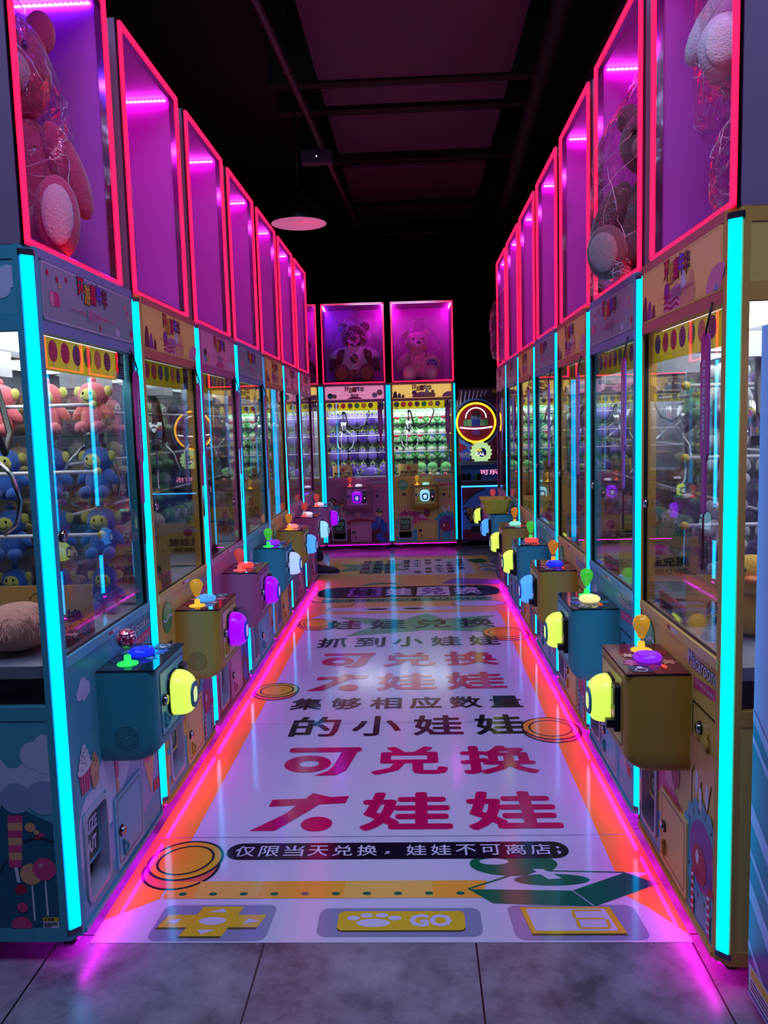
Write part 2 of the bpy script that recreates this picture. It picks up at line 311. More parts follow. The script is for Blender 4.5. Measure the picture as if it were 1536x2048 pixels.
for k, c in enumerate('仅限当天兑换，娃娃不可离店'):
    if c == '，': mb.text(c, FLAT, -0.685 + k * 0.088 + .01, -0.685 + k * 0.088 + .03, 2.725, 2.745, z4, LAV, 0.01)
    else: mb.text(c, FLAT, -0.685 + k * 0.088, -0.685 + k * 0.088 + 0.072, 2.716, 2.788, z4, LAV, 0.008)
mb.text(';', FLAT, 0.462, 0.476, 2.716, 2.770, z4, LAV, 0.02)
dec('notice_strip', mb, 'black rounded strip with white lettering')
def coin(cx, cy_, rx, ry, tilt, th, full=True):
    mb = MB(); c = circ(cx, cy_, rx, ry, 48, tilt); c2 = circ(cx, cy_ - th, rx, ry, 48, tilt)
    mb.flat(c2, FLAT, z2, PANK); mb.stroke(FLAT, c2, 0.010, z3 - .0001, INK, True); mb.flat(c, FLAT, z3, YEL if full else ORA); mb.stroke(FLAT, c, 0.010, z4, INK, True)
    mb.stroke(FLAT, circ(cx, cy_, rx * .76, ry * .72, 44, tilt), 0.009, z4, INK, True); dec('coin_print', mb, 'orange coin drawing')
coin(-0.85, 2.695, 0.13, 0.125, 0.75, 0.055); coin(-0.84, 4.54, 0.125, 0.125, 0.7, 0.045); coin(0.63, 3.90, 0.135, 0.145, 0.6, 0.04, False)
coin(0.61, 5.75, 0.155, 0.17, 0.6, 0.05, False); coin(-0.80, 6.12, 0.13, 0.16, 0.5, 0.06, False)
# joystick drawing
mb = MB().disc(FLAT, 0.30, 2.66, 0.15, z2, GREEN, 0.075, 40).disc(FLAT, 0.235, 2.675, 0.05, z3 - .0002, LAV, 0.02, 24)
mb.flat([(0.205, 2.50), (0.55, 2.48), (0.745, 2.60), (0.38, 2.615)], FLAT, z2 + .0001, LAV)
mb.flat([(0.135, 2.508), (0.47, 2.497), (0.52, 2.411), (0.21, 2.429)], FLAT, z3, GREEN).flat([(0.47, 2.497), (0.665, 2.602), (0.758, 2.535), (0.525, 2.411)], FLAT, z3, GREEN)
mb.stroke(FLAT, [(0.135, 2.508), (0.335, 2.618), (0.665, 2.602)], 0.008, z3, GREEN).stroke(FLAT, [(0.47, 2.497), (0.522, 2.413)], 0.003, z4, LAV)
mb.disc(FLAT, 0.415, 2.56, 0.125, z3, GREEN, 0.035, 36).flat([(0.36, 2.625), (0.395, 2.625), (0.45, 2.568), (0.405, 2.562)], FLAT, z4, LAV)
dec('joystick_print', mb, 'green joystick drawing')
mb = MB().flat(rrect(-0.845, -0.485, 2.243, 2.425, 0.03, 6, 0.06), FLAT, z2, GREYP)
def cross(dx, dy, mm, c):
    for a0, a1, b0, b1 in ((-0.155, 0.155, -0.032, 0.032), (-0.065, 0.065, -0.075, 0.075)):
        mb.flat([(-0.665 + a + 0.25 * b + dx, 2.338 + b + dy) for a, b in ((a0, b0), (a1, b0), (a1, b1), (a0, b1))], FLAT, c, mm)
cross(-0.004, -0.008, OLIVE, z3 - .0001); cross(0, 0.002, YEL, z3 + .0001)
mb.disc(FLAT, -0.665, 2.34, 0.042, z4, LAV, 0.02).flat([(-0.69, 2.385), (-0.63, 2.385), (-0.645, 2.405)], FLAT, z4, LAV).flat([(-0.70, 2.296), (-0.645, 2.296), (-0.685, 2.272)], FLAT, z4, LAV)
mb.flat([(-0.775, 2.325), (-0.765, 2.352), (-0.81, 2.339)], FLAT, z4, LAV).flat([(-0.565, 2.325), (-0.555, 2.352), (-0.515, 2.339)], FLAT, z4, LAV)
dec('direction_pad_print', mb, 'yellow direction pad drawing on grey')
mb = MB().flat(rrect(-0.335, 0.165, 2.262, 2.405, 0.03), FLAT, z2, GREYP).flat(rrect(-0.275, 0.115, 2.284, 2.38, 0.018), FLAT, z3 - .0001, OLIVE).flat(rrect(-0.275, 0.115, 2.292, 2.388, 0.018), FLAT, z3, YEL)
mb.disc(FLAT, -0.165, 2.328, 0.052, z4, LAV, 0.02)
for a, b in ((-0.228, 2.352), (-0.188, 2.366), (-0.14, 2.366), (-0.10, 2.352)): mb.disc(FLAT, a, b, 0.020, z4, LAV, 0.012, 16)
mb.text('GO', FLAT, -0.055, 0.075, 2.308, 2.372, z4, LAV, 0.05); dec('button_print', mb, 'yellow GO button drawing with a paw')
mb = MB().flat(rrect(0.262, 0.655, 2.245, 2.418, 0.03, 5, -0.08), FLAT, z2, GREYP).flat([(0.31, 2.265), (0.59, 2.265), (0.57, 2.40), (0.29, 2.40)], FLAT, z3 - .0002, OLIVE).flat([(0.31, 2.275), (0.59, 2.275), (0.568, 2.408), (0.29, 2.408)], FLAT, z3 - .0001, YEL)
mb.flat([(0.323, 2.288), (0.567, 2.288), (0.55, 2.398), (0.308, 2.398)], FLAT, z3, LAV)
for a0, a1, b0, b1 in ((0.45, 0.54, 2.385, 2.393), (0.445, 0.455, 2.35, 2.385), (0.45, 0.54, 2.343, 2.351), (0.45, 0.46, 2.303, 2.343), (0.54, 0.55, 2.303, 2.343), (0.455, 0.545, 2.296, 2.304)): mb.flat(rrect(a0, a1, b0, b1, 0.003, 2), FLAT, z4, YEL)
dec('digit_print', mb, 'yellow framed digit 6 drawing')
# far part of the mat
mb = MB().flat(rrect(-0.93, 0.72, 7.02, 7.50, 0.2, 8), FLAT, z2, INK)
for k, (c, bg, fg) in enumerate((('娃', PURP, INK), ('娃', None, LAV), ('兑', LAV, PURP), ('换', None, LAV))):
    x = -0.62 + k * 0.31
    if bg: mb.flat([(x - .03, 7.08), (x + .27, 7.06), (x + .27, 7.46), (x - .02, 7.44)], FLAT, z3, bg)
    mb.text(c, FLAT, x, x + 0.24, 7.10, 7.42, z4, fg, 0.04)
mb.flat([(-0.85, 6.84), (0.62, 6.84), (0.62, 6.99), (-0.85, 6.99)], FLAT, z2, LGREEN).text('创/造/快/乐/与/更/多/人/分/享', FLAT, -0.80, 0.58, 6.86, 6.97, z3, INK, 0.01)
mb.flat([(0.2, 7.6), (0.75, 7.5), (0.78, 7.75), (0.35, 7.85)], FLAT, z2, PURP).flat([(-0.6, 7.55), (-0.2, 7.66), (-0.1, 7.54), (-0.45, 7.7)], FLAT, z2, LGREEN)
mb.flat(rrect(-0.75, 0.30, 6.50, 6.64, 0.05), FLAT, z2, LAV).disc(FLAT, 0.50, 6.72, 0.22, z2, LAV, 0.10).ring(FLAT, 0.50, 6.72, 0.215, 0.225, z3, INK, 0.46)
for a, b in ((-0.35, 6.57), (-0.05, 6.57)): mb.disc(FLAT, a, b, 0.09, z3, INK, 0.03)
for a, b in ((-0.85, 7.0), (0.52, 7.15), (0.62, 7.2)): mb.ring(FLAT, a, b, 0.11, 0.12, z4, INK, 1.2)
mb.stroke(FLAT, [(-0.78, 6.52), (-0.74, 6.66), (-0.60, 6.70), (-0.55, 6.80)], .012, z3, INK).ring(FLAT, -.1, 6.74, .12, .128, z3, INK, .4)
dec('slogan_print', mb, 'purple and black slogan drawing at the far end')
mb = MB().flat([(-0.72, 8.05), (0.60, 8.05), (0.60, 9.05), (-0.72, 9.05)], FLAT, z2, CREAM).flat([(-0.62, 8.08), (0.55, 8.08), (0.55, 9.0), (-0.62, 9.0)], FLAT, z2 + .0001, LAV)
mb.flat([(-0.78, 8.08), (-0.28, 8.08), (-0.28, 9.0), (-0.78, 9.0)], FLAT, z3 - .0003, mat('mat_pale_yellow', (216, 206, 110), 0.12, spec=.32)).flat(star(-0.5, 8.55, 0.42, 6, .6), FLAT, z3 - .0002, LGREEN)
for col, x in enumerate((-0.62, -0.49, -0.36)):
    for r in range(4): mb.text('兑换规则'[r], FLAT, x, x + .10, 8.80 - r * .21, 8.98 - r * .21, z3, INK, 0.03)
for col in range(6):
    x = -0.17 + col * .115
    for r in range(5):
        if (col + r) % 5 != 4: mb.text('娃可换大小个天店'[(col * 3 + r) % 8], FLAT, x, x + .075, 8.84 - r * .17, 8.97 - r * .17, z3, INK, 0.03)
mb.flat([(0.52, 8.92), (0.70, 8.96), (0.76, 8.75), (0.60, 8.70)], FLAT, z3, GREEN)
for a, b in ((0.70, 8.55), (0.70, 8.30)): mb.flat(rrect(a - .07, a + .09, b - .08, b + .08, .02), FLAT, z3, LAV).flat(rrect(a - .04, a + .06, b - .05, b + .05, .02), FLAT, z4, GREYP)
dec('rules_print', mb, 'cream panel with columns of small black lettering')

# ------------------------------------------------------------------ claw machines
STY = {
 'teal': dict(paint=(74, 166, 184), light=(108, 186, 210), panel=(84, 172, 190), head=(88, 146, 158), ctl=(52, 142, 152), bar=(96, 150, 190), name='teal'),
 'yellow': dict(paint=(212, 160, 74), light=(236, 196, 110), panel=(226, 190, 96), head=(240, 200, 104), ctl=(186, 140, 44), bar=(210, 120, 96), name='yellow'),
 'pink': dict(paint=(196, 96, 150), light=(222, 130, 176), panel=(202, 104, 160), head=(226, 140, 182), ctl=(176, 82, 128), bar=(196, 96, 150), name='pink'),
}
def pm(sty, k): return mat('%s_%s' % (sty, k), STY[sty][k], 0.38, noise=0.05, nscale=3)
WOODP = mat('inside_grey', (150, 152, 165), 0.5); BACKP = mat('inside_back_panel', (120, 124, 140), 0.5); BANN = translucent('banner_yellow', (232, 222, 24))
SIGNP = [mat('logo_red', (214, 30, 60), .4), mat('logo_gold', (240, 180, 40), .4), mat('logo_crimson', (190, 20, 60), .4), mat('logo_blue', (50, 70, 210), .4), mat('logo_dark', (70, 40, 50), .4)]
OUTL = mat('logo_outline', (50, 18, 40), .4); PKP = mat('print_pink', (226, 70, 130), .4); PKL = mat('print_light_pink', (240, 150, 180), .4); CRM = mat('print_crimson', (180, 24, 60), .4)
CLOUD = mat('print_cloud', (205, 205, 235), .4); CLOUD2 = mat('print_cloud_shade', (150, 165, 205), .4); TURQ = mat('print_turquoise', (70, 170, 190), .4); DKRED = mat('print_dark_red', (110, 20, 50), .4)
BROWN = mat('print_brown', (92, 44, 40), .4); GRN = mat('print_green', (84, 170, 100), .4); GRNL = mat('print_light_green', (140, 205, 140), .4); PEACH = mat('print_peach', (240, 170, 120), .4); BLUEP = mat('print_blue', (50, 80, 190), .4)
TEALD = mat('print_deep_teal', (30, 96, 120), .4); VIOL = mat('print_violet', (130, 60, 150), .4); WARN = mat('warning_yellow', (230, 190, 40), .4)

def lolly(mb, fr, a, b, r, c, m1, m2, stick=0.0):
    if stick: mb.flat([(a - .0025, b - r - stick), (a + .0025, b - r - stick), (a + .0025, b), (a - .0025, b)], fr, c - .0002, WHITE)
    mb.disc(fr, a, b, r, c, m1); P_, Q_ = [], []
    for k in range(46):
        t = k / 45 * 2.6 * 2 * PI; q = r * (0.05 + 0.88 * k / 45)
        w = r * 0.07; P_.append((a + (q - w) * math.cos(t), b + (q - w) * math.sin(t))); Q_.append((a + (q + w) * math.cos(t), b + (q + w) * math.sin(t)))
    mb.band(fr, P_, Q_, c + .0004, m2, False)
def cloud(mb, fr, a, b, s, c, m=CLOUD):
    for dx, dy, r in ((-.5, 0, .42), (0, .2, .6), (.5, 0, .45), (.1, -.2, .4)): mb.disc(fr, a + dx * s, b + dy * s, r * s, c + .00004 * (dx + 1), m, n=18)
def cupcake(mb, fr, a, b, s, c, top, cup):
    mb.flat([(a - .5 * s, b), (a + .5 * s, b), (a + .36 * s, b - .8 * s), (a - .36 * s, b - .8 * s)], fr, c, cup)
    for k in range(5): x = a + (-.38 + .19 * k) * s; mb.flat([(x, b), (x + .05 * s, b), (x + .04 * s, b - .8 * s), (x, b - .8 * s)], fr, c + .0003, DKRED)
    for k, (w, h) in enumerate(((.58, .08), (.50, .30), (.36, .52), (.2, .72))): mb.disc(fr, a, b + h * s, w * s, c + .0004 + .0001 * k, top, .2 * s)
    for k in range(14): mb.disc(fr, a + random.uniform(-.4, .4) * s * (1 - k / 20), b + (.05 + k * .05) * s, .035 * s, c + .001, OUTL, n=6)
def panel_print(sty, mb):
    c = 0.0008; mb.clips = [(-.36, -.327, .088, .862), (-.327, -.143, .407, .862), (-.327, -.143, .088, .123), (-.143, .36, .088, .862)]
    if sty == 'teal':
        for a, b, s in ((-.34, .30, .07), (-.26, .36, .09), (-.10, .40, .12), (-.02, .43, .10), (.10, .48, .12), (.24, .46, .11), (.32, .52, .1)): mb.disc(FR, a, b, s, c, CLOUD, n=24)
        mb.flat([(-.36, .10), (.36, .10), (.36, .42), (.22, .40), (.10, .42), (-.05, .30), (-.2, .24), (-.36, .26)], FR, c + .0003, CLOUD2)
        mb.flat([(-.36, .09), (.36, .09), (.36, .20)] + [(.36 - .72 * k / 12, .20 - .05 * math.sin(k / 12 * PI)) for k in range(13)], FR, c + .0005, TURQ)
        cloud(mb, FR, -.255, .76, .052, c); cloud(mb, FR, .27, .62, .06, c)
        cupcake(mb, FR, -.285, .53, .085, c + .0008, WHITE, PKP); cupcake(mb, FR, -.215, .50, .062, c + .001, PEACH, PEACH)
        mb.flat(rrect(-.06, -.03, .40, .47, .014), FR, c + .0008, PKP).flat([(-.055, .35), (-.035, .35), (-.035, .40), (-.055, .40)], FR, c + .0008, PEACH)
        for k, (w, h) in enumerate(((.062, .40), (.062, .36), (.055, .44), (.035, .48), (.02, .51))): mb.disc(FR, .26, h, w, c + .0008 + k * .0001, PKP if k % 2 else PKL, .03)
        mb.flat([(.205, .34), (.315, .34), (.265, .20)], FR, c + .0007, PEACH).flat([(.29, .19), (.35, .19), (.35, .23), (.29, .23)], FR, c + .0013, CRM)
    elif sty == 'yellow':
        mb.flat([(-.36, .09), (.36, .09), (.36, .30), (.2, .24), (0, .27), (-.2, .22), (-.36, .26)], FR, c, TURQ)
        mb.flat([(-.36, .33), (-.30, .44), (-.20, .50), (-.05, .44), (.05, .36), (.12, .34), (.05, .30), (-.15, .31)], FR, c + .0003, PKP)
        mb.flat([(-.36, .44), (-.30, .52), (-.22, .55), (-.12, .50), (-.10, .46), (-.25, .46)], FR, c + .0005, PEACH)
        mb.stroke(FR, [(-.27 + k * .027, .41 + (.03 if k % 2 else -.03) - k * .004 + .04) for k in range(11)], .016, c + .0008, DKRED)
        mb.disc(FR, -.02, .40, .05, c + .0009, PKL, .028).disc(FR, .03, .44, .04, c + .001, CRM, .05)
        for k in range(9): mb.disc(FR, -.31 + (k % 5) * .035, .49 + (k // 5) * .025, .006, c + .001, OUTL, n=8)
        mb.ring(FR, .27, .30, .06, .14, c + .0007, PKP).ring(FR, .27, .30, .10, .148, c + .0009, TURQ, 1.0); mb.disc(FR, .27, .30, .1, c + .001, VIOL, .1)
        for k in range(16): t = k / 16 * 2 * PI; mb.disc(FR, .27 + .135 * math.cos(t), .30 + .135 * math.sin(t), .024, c + .0011 + (k % 2) * .0001, TURQ, n=10); mb.disc(FR, .27 + .125 * math.cos(t + .2), .30 + .125 * math.sin(t + .2), .006, c + .0014, OUTL, n=6)
        mb.disc(FR, .25, .27, .055, c + .0013, CRM).disc(FR, .235, .285, .012, c + .0016, WHITE, .02)
        mb.flat([(.14, .62), (.36, .62), (.36, .48), (.33, .54), (.30, .44), (.26, .52), (.23, .46), (.20, .54), (.17, .50)], FR, c + .0004, PEACH)
        for a, b in ((.22, .50), (.25, .46), (.30, .49)): mb.disc(FR, a, b, .012, c + .0008, WHITE, .035)
        for x in (.325, .20):
            mb.stroke(FR, [(x, .10 + k * .012) for k in range(10)] + [(x + .02 - .02 * math.cos(t), .22 + .02 * math.sin(t)) for t in (.5, 1.2, 1.9, 2.6)], .022, c + .0016, CRM)
            for k in range(5): mb.flat([(x - .011, .11 + k * .024), (x + .011, .118 + k * .024), (x + .011, .128 + k * .024), (x - .011, .12 + k * .024)], FR, c + .0019, WHITE)
        mb.disc(FR, -.255, .785, .062, c, GRN).stroke(FR, [(-.315, .785), (-.28, .77), (-.24, .79), (-.195, .78)], .008, c + .0004, WHITE).disc(FR, -.255, .805, .045, c + .0003, GRNL, .03)
        mb.disc(FR, -.34, .22, .05, c + .0007, PEACH).ring(FR, -.34, .30, .02, .045, c + .0008, TURQ).flat([(-.27, .655), (-.22, .655), (-.22, .685), (-.27, .685)], FR, c, BROWN)
    else:
        mb.flat([(-.36, .09), (.36, .09), (.36, .26)] + [(.36 - .72 * k / 16, .27 + .03 * math.sin(k * .9)) for k in range(17)], FR, c, DKRED)
        mb.flat([(-.2, .33)] + [(-.2 + .45 * k / 12, .345 + .045 * math.sin(k / 12 * PI)) for k in range(13)] + [(.36, .32), (.36, .28), (.1, .30)], FR, c + .0003, CRM)
        for a, b, r in ((.20, .30, .05), (.27, .34, .05), (.32, .27, .06), (.26, .16, .05), (.30, .11, .04), (.24, .38, .03)): mb.disc(FR, a, b, r, c + .0006, BLUEP)
        for a, b, r, m1 in ((-.305, .60, .05, WHITE), (-.26, .56, .05, TURQ), (-.20, .58, .045, PEACH), (.255, .46, .045, PEACH)):
            mb.flat([(a - .003, b - .14), (a + .003, b - .14), (a + .003, b), (a - .003, b)], FR, c + .0005, WHITE); mb.disc(FR, a, b, r, c + .0008, m1, n=24)
            mb.flat([(a - r, b + .004)] + [(a + r * math.cos(PI - PI * k / 12), b + r * math.sin(PI * k / 12)) for k in range(13)] + [(a + r * .5, b - .012), (a + r * .2, b + .008), (a - r * .2, b - .015), (a - r * .6, b + .01)], FR, c + .001, [BROWN, OUTL, CRM][int(abs(a) * 100) % 3])
            for k in range(6): mb.disc(FR, a + random.uniform(-.6, .6) * r, b + random.uniform(.2, .7) * r, .005, c + .0014, WHITE, n=6)
        for a in (-.19, -.01): mb.flat([(a - .05, .475), (a + .06, .475), (a + .01, .40)], FR, c + .0004, PKL)
    return mb
def name_print(sty, mb):
    c = .0008; t, x0, y0 = {'teal': ('Cupcakes', .155, .802), 'yellow': ('Macaroons', .130, .810), 'pink': ('Cake pops', .145, .805)}[sty]
    mb.text(t, FR, x0, .357, y0, y0 + .05, c, mat('print_outline_navy', (36, 30, 80), .4), .06).text(t, FR, x0 + .003, .354, y0 + .003, y0 + .047, c + .0006, WHITE, .015)
    mb.flat([(.18, .757), (.36, .772), (.345, .785), (.36, .802), (.18, .790)], FR, c + .0002, PKP); mb.text('Fresh & tasty', FR, .20, .335, .772, .789, c + .0006, WHITE, .0)
    return mb
def rail_sticker(): return MB().flat([(-.05, .872), (.05, .872), (.05, .882), (-.05, .882)], FR, .0065, WHITE).flat([(-.05, .872), (-.015, .872), (-.015, .882), (-.05, .882)], FR, .0068, CRM)
def side_print(mb):
    fs = lambda a, b, c: (-.40 - c, a, b); c = .0008; mb.clips = [(.048, .79, .112, .72)]
    mb.flat([(.05, .11), (.8, .11), (.8, .50)] + [(.8 - .75 * k / 10, .46 + .05 * math.sin(k * .8 + 2.2)) for k in range(11)], fs, c, TEALD)
    for a, b, r in ((.05, .53, .045), (.10, .55, .055), (.16, .53, .06), (.23, .56, .07), (.33, .54, .08), (.45, .57, .09), (.09, .625, .04), (.055, .65, .035), (.06, .60, .03)): mb.disc(fs, a, b, r, c - .0003 if b < .6 else c, CLOUD, n=24)
    for a, r in ((.07, .05), (.15, .045), (.25, .06)): mb.disc(fs, a, .50, r, c - .0001, CLOUD2)
    mb.stroke(fs, [(.05 + .03 * k, .37 - .0035 * k * k + .03 * math.sin(k * .5)) for k in range(12)], .006, c + .0004, mat('print_navy', (20, 50, 74), .4))
    for k in range(7): mb.flat([(.135 + .002 * k, .45 - .022 * k), (.178 + .001 * k, .45 - .022 * k), (.178 + .001 * k, .428 - .022 * k), (.135 + .002 * k, .428 - .022 * k)], fs, c + .0005, PKP if k % 2 == 0 else PEACH)
    mb.flat([(.155, .25), (.165, .25), (.17, .296), (.16, .296)], fs, c + .0005, WHITE)
    for a, b, r, m1 in ((.122, .275, .032, PEACH), (.083, .29, .034, PKP)): mb.flat([(a - .003, b - .14), (a + .003, b - .14), (a + .002, b), (a - .002, b)], fs, c + .0005, WHITE).disc(fs, a, b, r, c + .0008, m1).disc(fs, a + .01, b + .012, .008, c + .0011, PKL, .005)
    for a, b, r, m1 in ((.115, .415, .015, PEACH), (.098, .40, .008, PEACH), (.095, .385, .008, CRM), (.083, .392, .008, PKP), (.155, .23, .017, CRM), (.155, .175, .016, PKP), (.16, .12, .03, PKP)): mb.disc(fs, a, b, r, c + .0009, m1, r * .9)
    return mb
def top_side_print(mb):
    fs = lambda a, b, c: (-.40 - c, a, b); c = .0008; mb.clips = [(.048, .79, 1.84, 1.97)]
    for a, b, r in ((.06, 1.93, .03), (.10, 1.925, .035), (.15, 1.93, .035), (.08, 1.90, .025)): mb.disc(fs, a, b, r, c, CLOUD)
    return mb
def warning_label(mb):
    fs = lambda a, b, c: (-.40 - c, a, b); c = .0008
    mb.flat([(.052, .112), (.098, .112), (.098, .145), (.052, .145)], fs, c + .001, WHITE).flat([(.052, .133), (.098, .133), (.098, .145), (.052, .145)], fs, c + .0013, WARN)
    mir = lambda a, b, c_: fs(.15 - a, b, c_)
    mb.text('注意', mir, .066, .084, .1345, .1435, c + .0016, BLACK, .03).flat([(.055, .135), (.064, .135), (.0595, .143)], mir, c + .0016, BLACK)
    for k in range(3): mb.flat([(.055, .116 + k * .005), (.055 + (.038 if k else .02), .116 + k * .005), (.055 + (.038 if k else .02), .1185 + k * .005), (.055, .1185 + k * .005)], mir, c + .0016, BLACK)
    return mb

def lock_mb(a, b, out=0.0):
    mb = MB(); f = lambda x, y, c: FR(a + x, b + y, out + c)
    mb.prism(circ(0, 0, .015, n=18), f, 0, .012, CHROME, True); mb.prism(circ(0, 0, .019, n=18), f, 0, .004, BLACK, True); return mb.flat([(-.002, -.008), (.002, -.008), (.002, .008), (-.002, .008)], f, .0125, BLACK)
def hasp_mb(a, b, m, out=0.0):
    pts = [FR(a, b - .022, out + .004), FR(a, b - .014, out + .006)] + [FR(a + .018 * math.sin(t), b - .014 + .014 - .014 * math.cos(t), out + .010) for t in [PI * k / 8 for k in range(9)]] + [FR(a, b + .022, out + .004)]
    return MB().tube(pts, .004, m, 8).box(a - .004, a + .004, -out - .006, -out, b - .026, b + .026, m)
def cabinet(sty):
    p, li, bar = pm(sty, 'paint'), pm(sty, 'light'), pm(sty, 'bar'); mb = MB(); z0 = .07; x0, x1, h0, h1 = -.315, -.155, .135, .395; pan = pm(sty, 'panel')
    for a, b, c, d in ((-.36, x0, z0, .885), (x1, .36, z0, .885), (x0, x1, z0, h0), (x0, x1, h1, .885)): mb.box(a, b, .0, .02, c, d, pan)
    for sx in (-1, 1):
        fr = lambda a, b, c: (sx * a, b, c)
        mb.prism([(.40, .028), (.372, 0), (.355, -.004), (.355, .045), (.40, .045)], fr, z0, 2.0115, p)
        mb.box(min(sx * .40, sx * .36), max(sx * .40, sx * .36), .79, .83, z0, 2.0, p)
        mb.box(min(sx * .40, sx * .385), max(sx * .40, sx * .385), .045, .79, z0, .755, pan)
        mb.box(min(sx * .402, sx * .38), max(sx * .402, sx * .38), .045, .79, .725, .765, p); mb.box(min(sx * .402, sx * .38), max(sx * .402, sx * .38), .045, .79, z0, .11, p)
        mb.box(min(sx * .40, sx * .375), max(sx * .40, sx * .375), .045, .79, 1.79, 2.0, pan); mb.box(min(sx * .402, sx * .375), max(sx * .402, sx * .375), .045, .79, 1.79, 1.835, p); mb.box(min(sx * .402, sx * .375), max(sx * .402, sx * .375), .045, .79, 1.975, 2.01, p)
    mb.box(-.36, .36, -.006, .02, .862, .890, li).box(-.36, .36, -.008, .02, z0, .085, p)
    mb.box(-.36, .36, -.004, .03, 1.79, 1.822, bar).box(-.36, .36, -.004, .03, 1.985, 2.0115, bar).box(-.36, .36, .01, .03, 1.80, 2.0, p)
    mb.box(-.375, .375, .03, .79, 1.995, 2.0115, p).box(-.375, .375, .03, .79, 1.80, 1.815, WOODP)
    mb.box(-.375, .375, .02, .79, z0, .085, p).box(-.375, .375, .79, .83, z0, 2.0, pan)
    for a, b, c, d in ((.172, .176, .10, .72), (.172, .36, .715, .72), (-.36, .36, .098, .101)): mb.box(a, b, -.0012, 0, c, d, BLACK)      # seams of the tall side door
    return mb
def deck(sty):
    mb = MB(); cols = {'teal': [TEALD, BLUEP, TURQ], 'yellow': [CRM, PKP, PEACH], 'pink': [VIOL, CRM, PKL]}[sty]
    mb.box(-.155, .155, -.182, -.004, .785, .790, mat('deck_gloss_' + sty, {'teal': (24, 60, 74), 'yellow': (120, 40, 48), 'pink': (96, 34, 66)}[sty], .06))
    fd = lambda a, b, c: (a, -b, .790 + c); rng = random.Random(3)
    for k in range(9):
        x, y = rng.uniform(-.13, .13), rng.uniform(.02, .16); mb.flat(star(x, y, rng.uniform(.015, .035), 4 + k % 3, .5, rng.uniform(0, 3)), fd, .0004 + k * .0001, cols[k % 3])
    mb.ring(fd, .12, .13, .014, .018, .0016, WHITE).flat(rrect(.08, .145, .10, .16, .006), fd, .0013, OUTL); mb.disc(fd, .10, .13, .012, .0018, WHITE, .008)
    mb.flat(rrect(.075, .105, .05, .062, .005), fd, .0018, glow('red_window', (1, .06, .04), 1.6)); return mb
def ctl_hull(sty):
    rings = []
    def sec(ix, iy, z):
        w, d, r = .16 - ix, .185 - iy, .028
        return [(-w, 0, z)] + [(-w + r - r * math.cos(t), -d + r - r * math.sin(t), z) for t in [PI / 2 * k / 6 for k in range(7)]] + [(w - r + r * math.sin(t), -d + r - r * math.cos(t), z) for t in [PI / 2 * k / 6 for k in range(7)]] + [(w, 0, z)]
    rings.append(sec(0, 0, .785))
    for k in range(9): t = PI / 2 * k / 8; rings.append(sec(.022 * (1 - math.cos(t)), .075 * (1 - math.cos(t)), .495 + .065 * (1 - math.sin(t))))
    mb = MB().loft(rings, pm(sty, 'ctl'), False); fs = lambda a, b_, c: (-.16 - c, a, b_)
    for k in range(1, 6):
        for j in range(k * 7): t = 2 * PI * j / (k * 7) + k; mb.disc(fs, -.085 + .0075 * k * math.cos(t), .575 + .0075 * k * math.sin(t), .0019, .0004, DARK, n=6)
    mb.box(-.1605, .1605, -.184, 0, .7845, .7862, BLACK); return mb
def hood_parts(col):
    def shell():
        mb = MB(); R = []
        for k in range(8):
            t = k / 7; w = .058 - .020 * t ** 3.2; h0 = -.072 + .016 * t ** 4; h1 = .066 - .034 * t ** 2.6; c = .008 + .064 * t
            if k == 7: c -= .003; w -= .005; h0 += .005; h1 -= .005
            R.append([FR(a, b + .672, .187 + c) for a, b in rrect(-w, w, h0, h1, w * .72, 5)])
        return mb.loft(R, mat('hood_' + col[0], tuple(255 * x ** .45 for x in col[1]), .3, emit=col[1], es=col[2] * .8))
    def base(): return MB().prism(rrect(-.062, .062, .600, .740, .04, 5), FR, .1855, .196, BLACK)
    def ringm():
        mb = MB(); o = rrect(-.036, .036, .621, .701, .028, 6); i = rrect(-.021, .021, .636, .686, .017, 6)
        mb.prism(o, FR, .253, .2605, mat('hood_rim_' + col[0], col[3], .3)); return mb.flat(i, FR, .2609, glow('hood_face_' + col[0], tuple(min(1, x * .6 + .35) for x in col[1]), .9))
    return shell, base, ringm
HOOD = {'lime': ('lime', (.72, 1.0, .10), 1.15, (20, 110, 150)), 'violet': ('violet', (.30, .0, 1.0), 1.4, (30, 60, 220)), 'ice': ('ice', (.48, .68, 1.0), .9, (30, 120, 200)), 'blue': ('blue', (.08, .42, 1.0), 1.0, (20, 90, 200)), 'aqua': ('aqua', (.35, .85, 1.0), .9, (30, 130, 190))}
BULB = {'pink': (1, .35, .45), 'amber': (1, .55, .05), 'red': (1, .12, .12), 'green': (.15, 1, .12), 'orange': (1, .38, .03)}
BTN = {'blue': (.01, .03, 1), 'sky': (.08, .4, 1), 'red': (1, .08, .08), 'purple': (.3, .02, 1), 'rose': (1, .3, .3), 'white': (.8, .7, .9), 'cream': (1, .85, .35), 'mint': (.3, .9, .7), 'lime': (.45, .9, .15)}
def bulb_mat(k): return mat('bulb_' + k, tuple(255 * x for x in BULB[k]), 0.08, emit=BULB[k], es=.3, noise=.6, nscale=220)
def joystick(k, near):
    def f():
        mb = MB(); c = (-.085, -.075); z = .790; g = glow('stem_' + ('green' if near else k), (.03, 1, .15) if near else BULB[k], 1.1)
        mb.loft([[(c[0] + r * math.cos(t), c[1] + r * math.sin(t), z + h) for t in [2 * PI * q / 20 for q in range(20)]] for r, h in ((.033, .0), (.032, .003), (.012, .006), (.010, .028))], g)
        mb.cyl((c[0], c[1], z + .028), (c[0], c[1], z + .045), .0095, ACRYL, 14); return mb
    return f
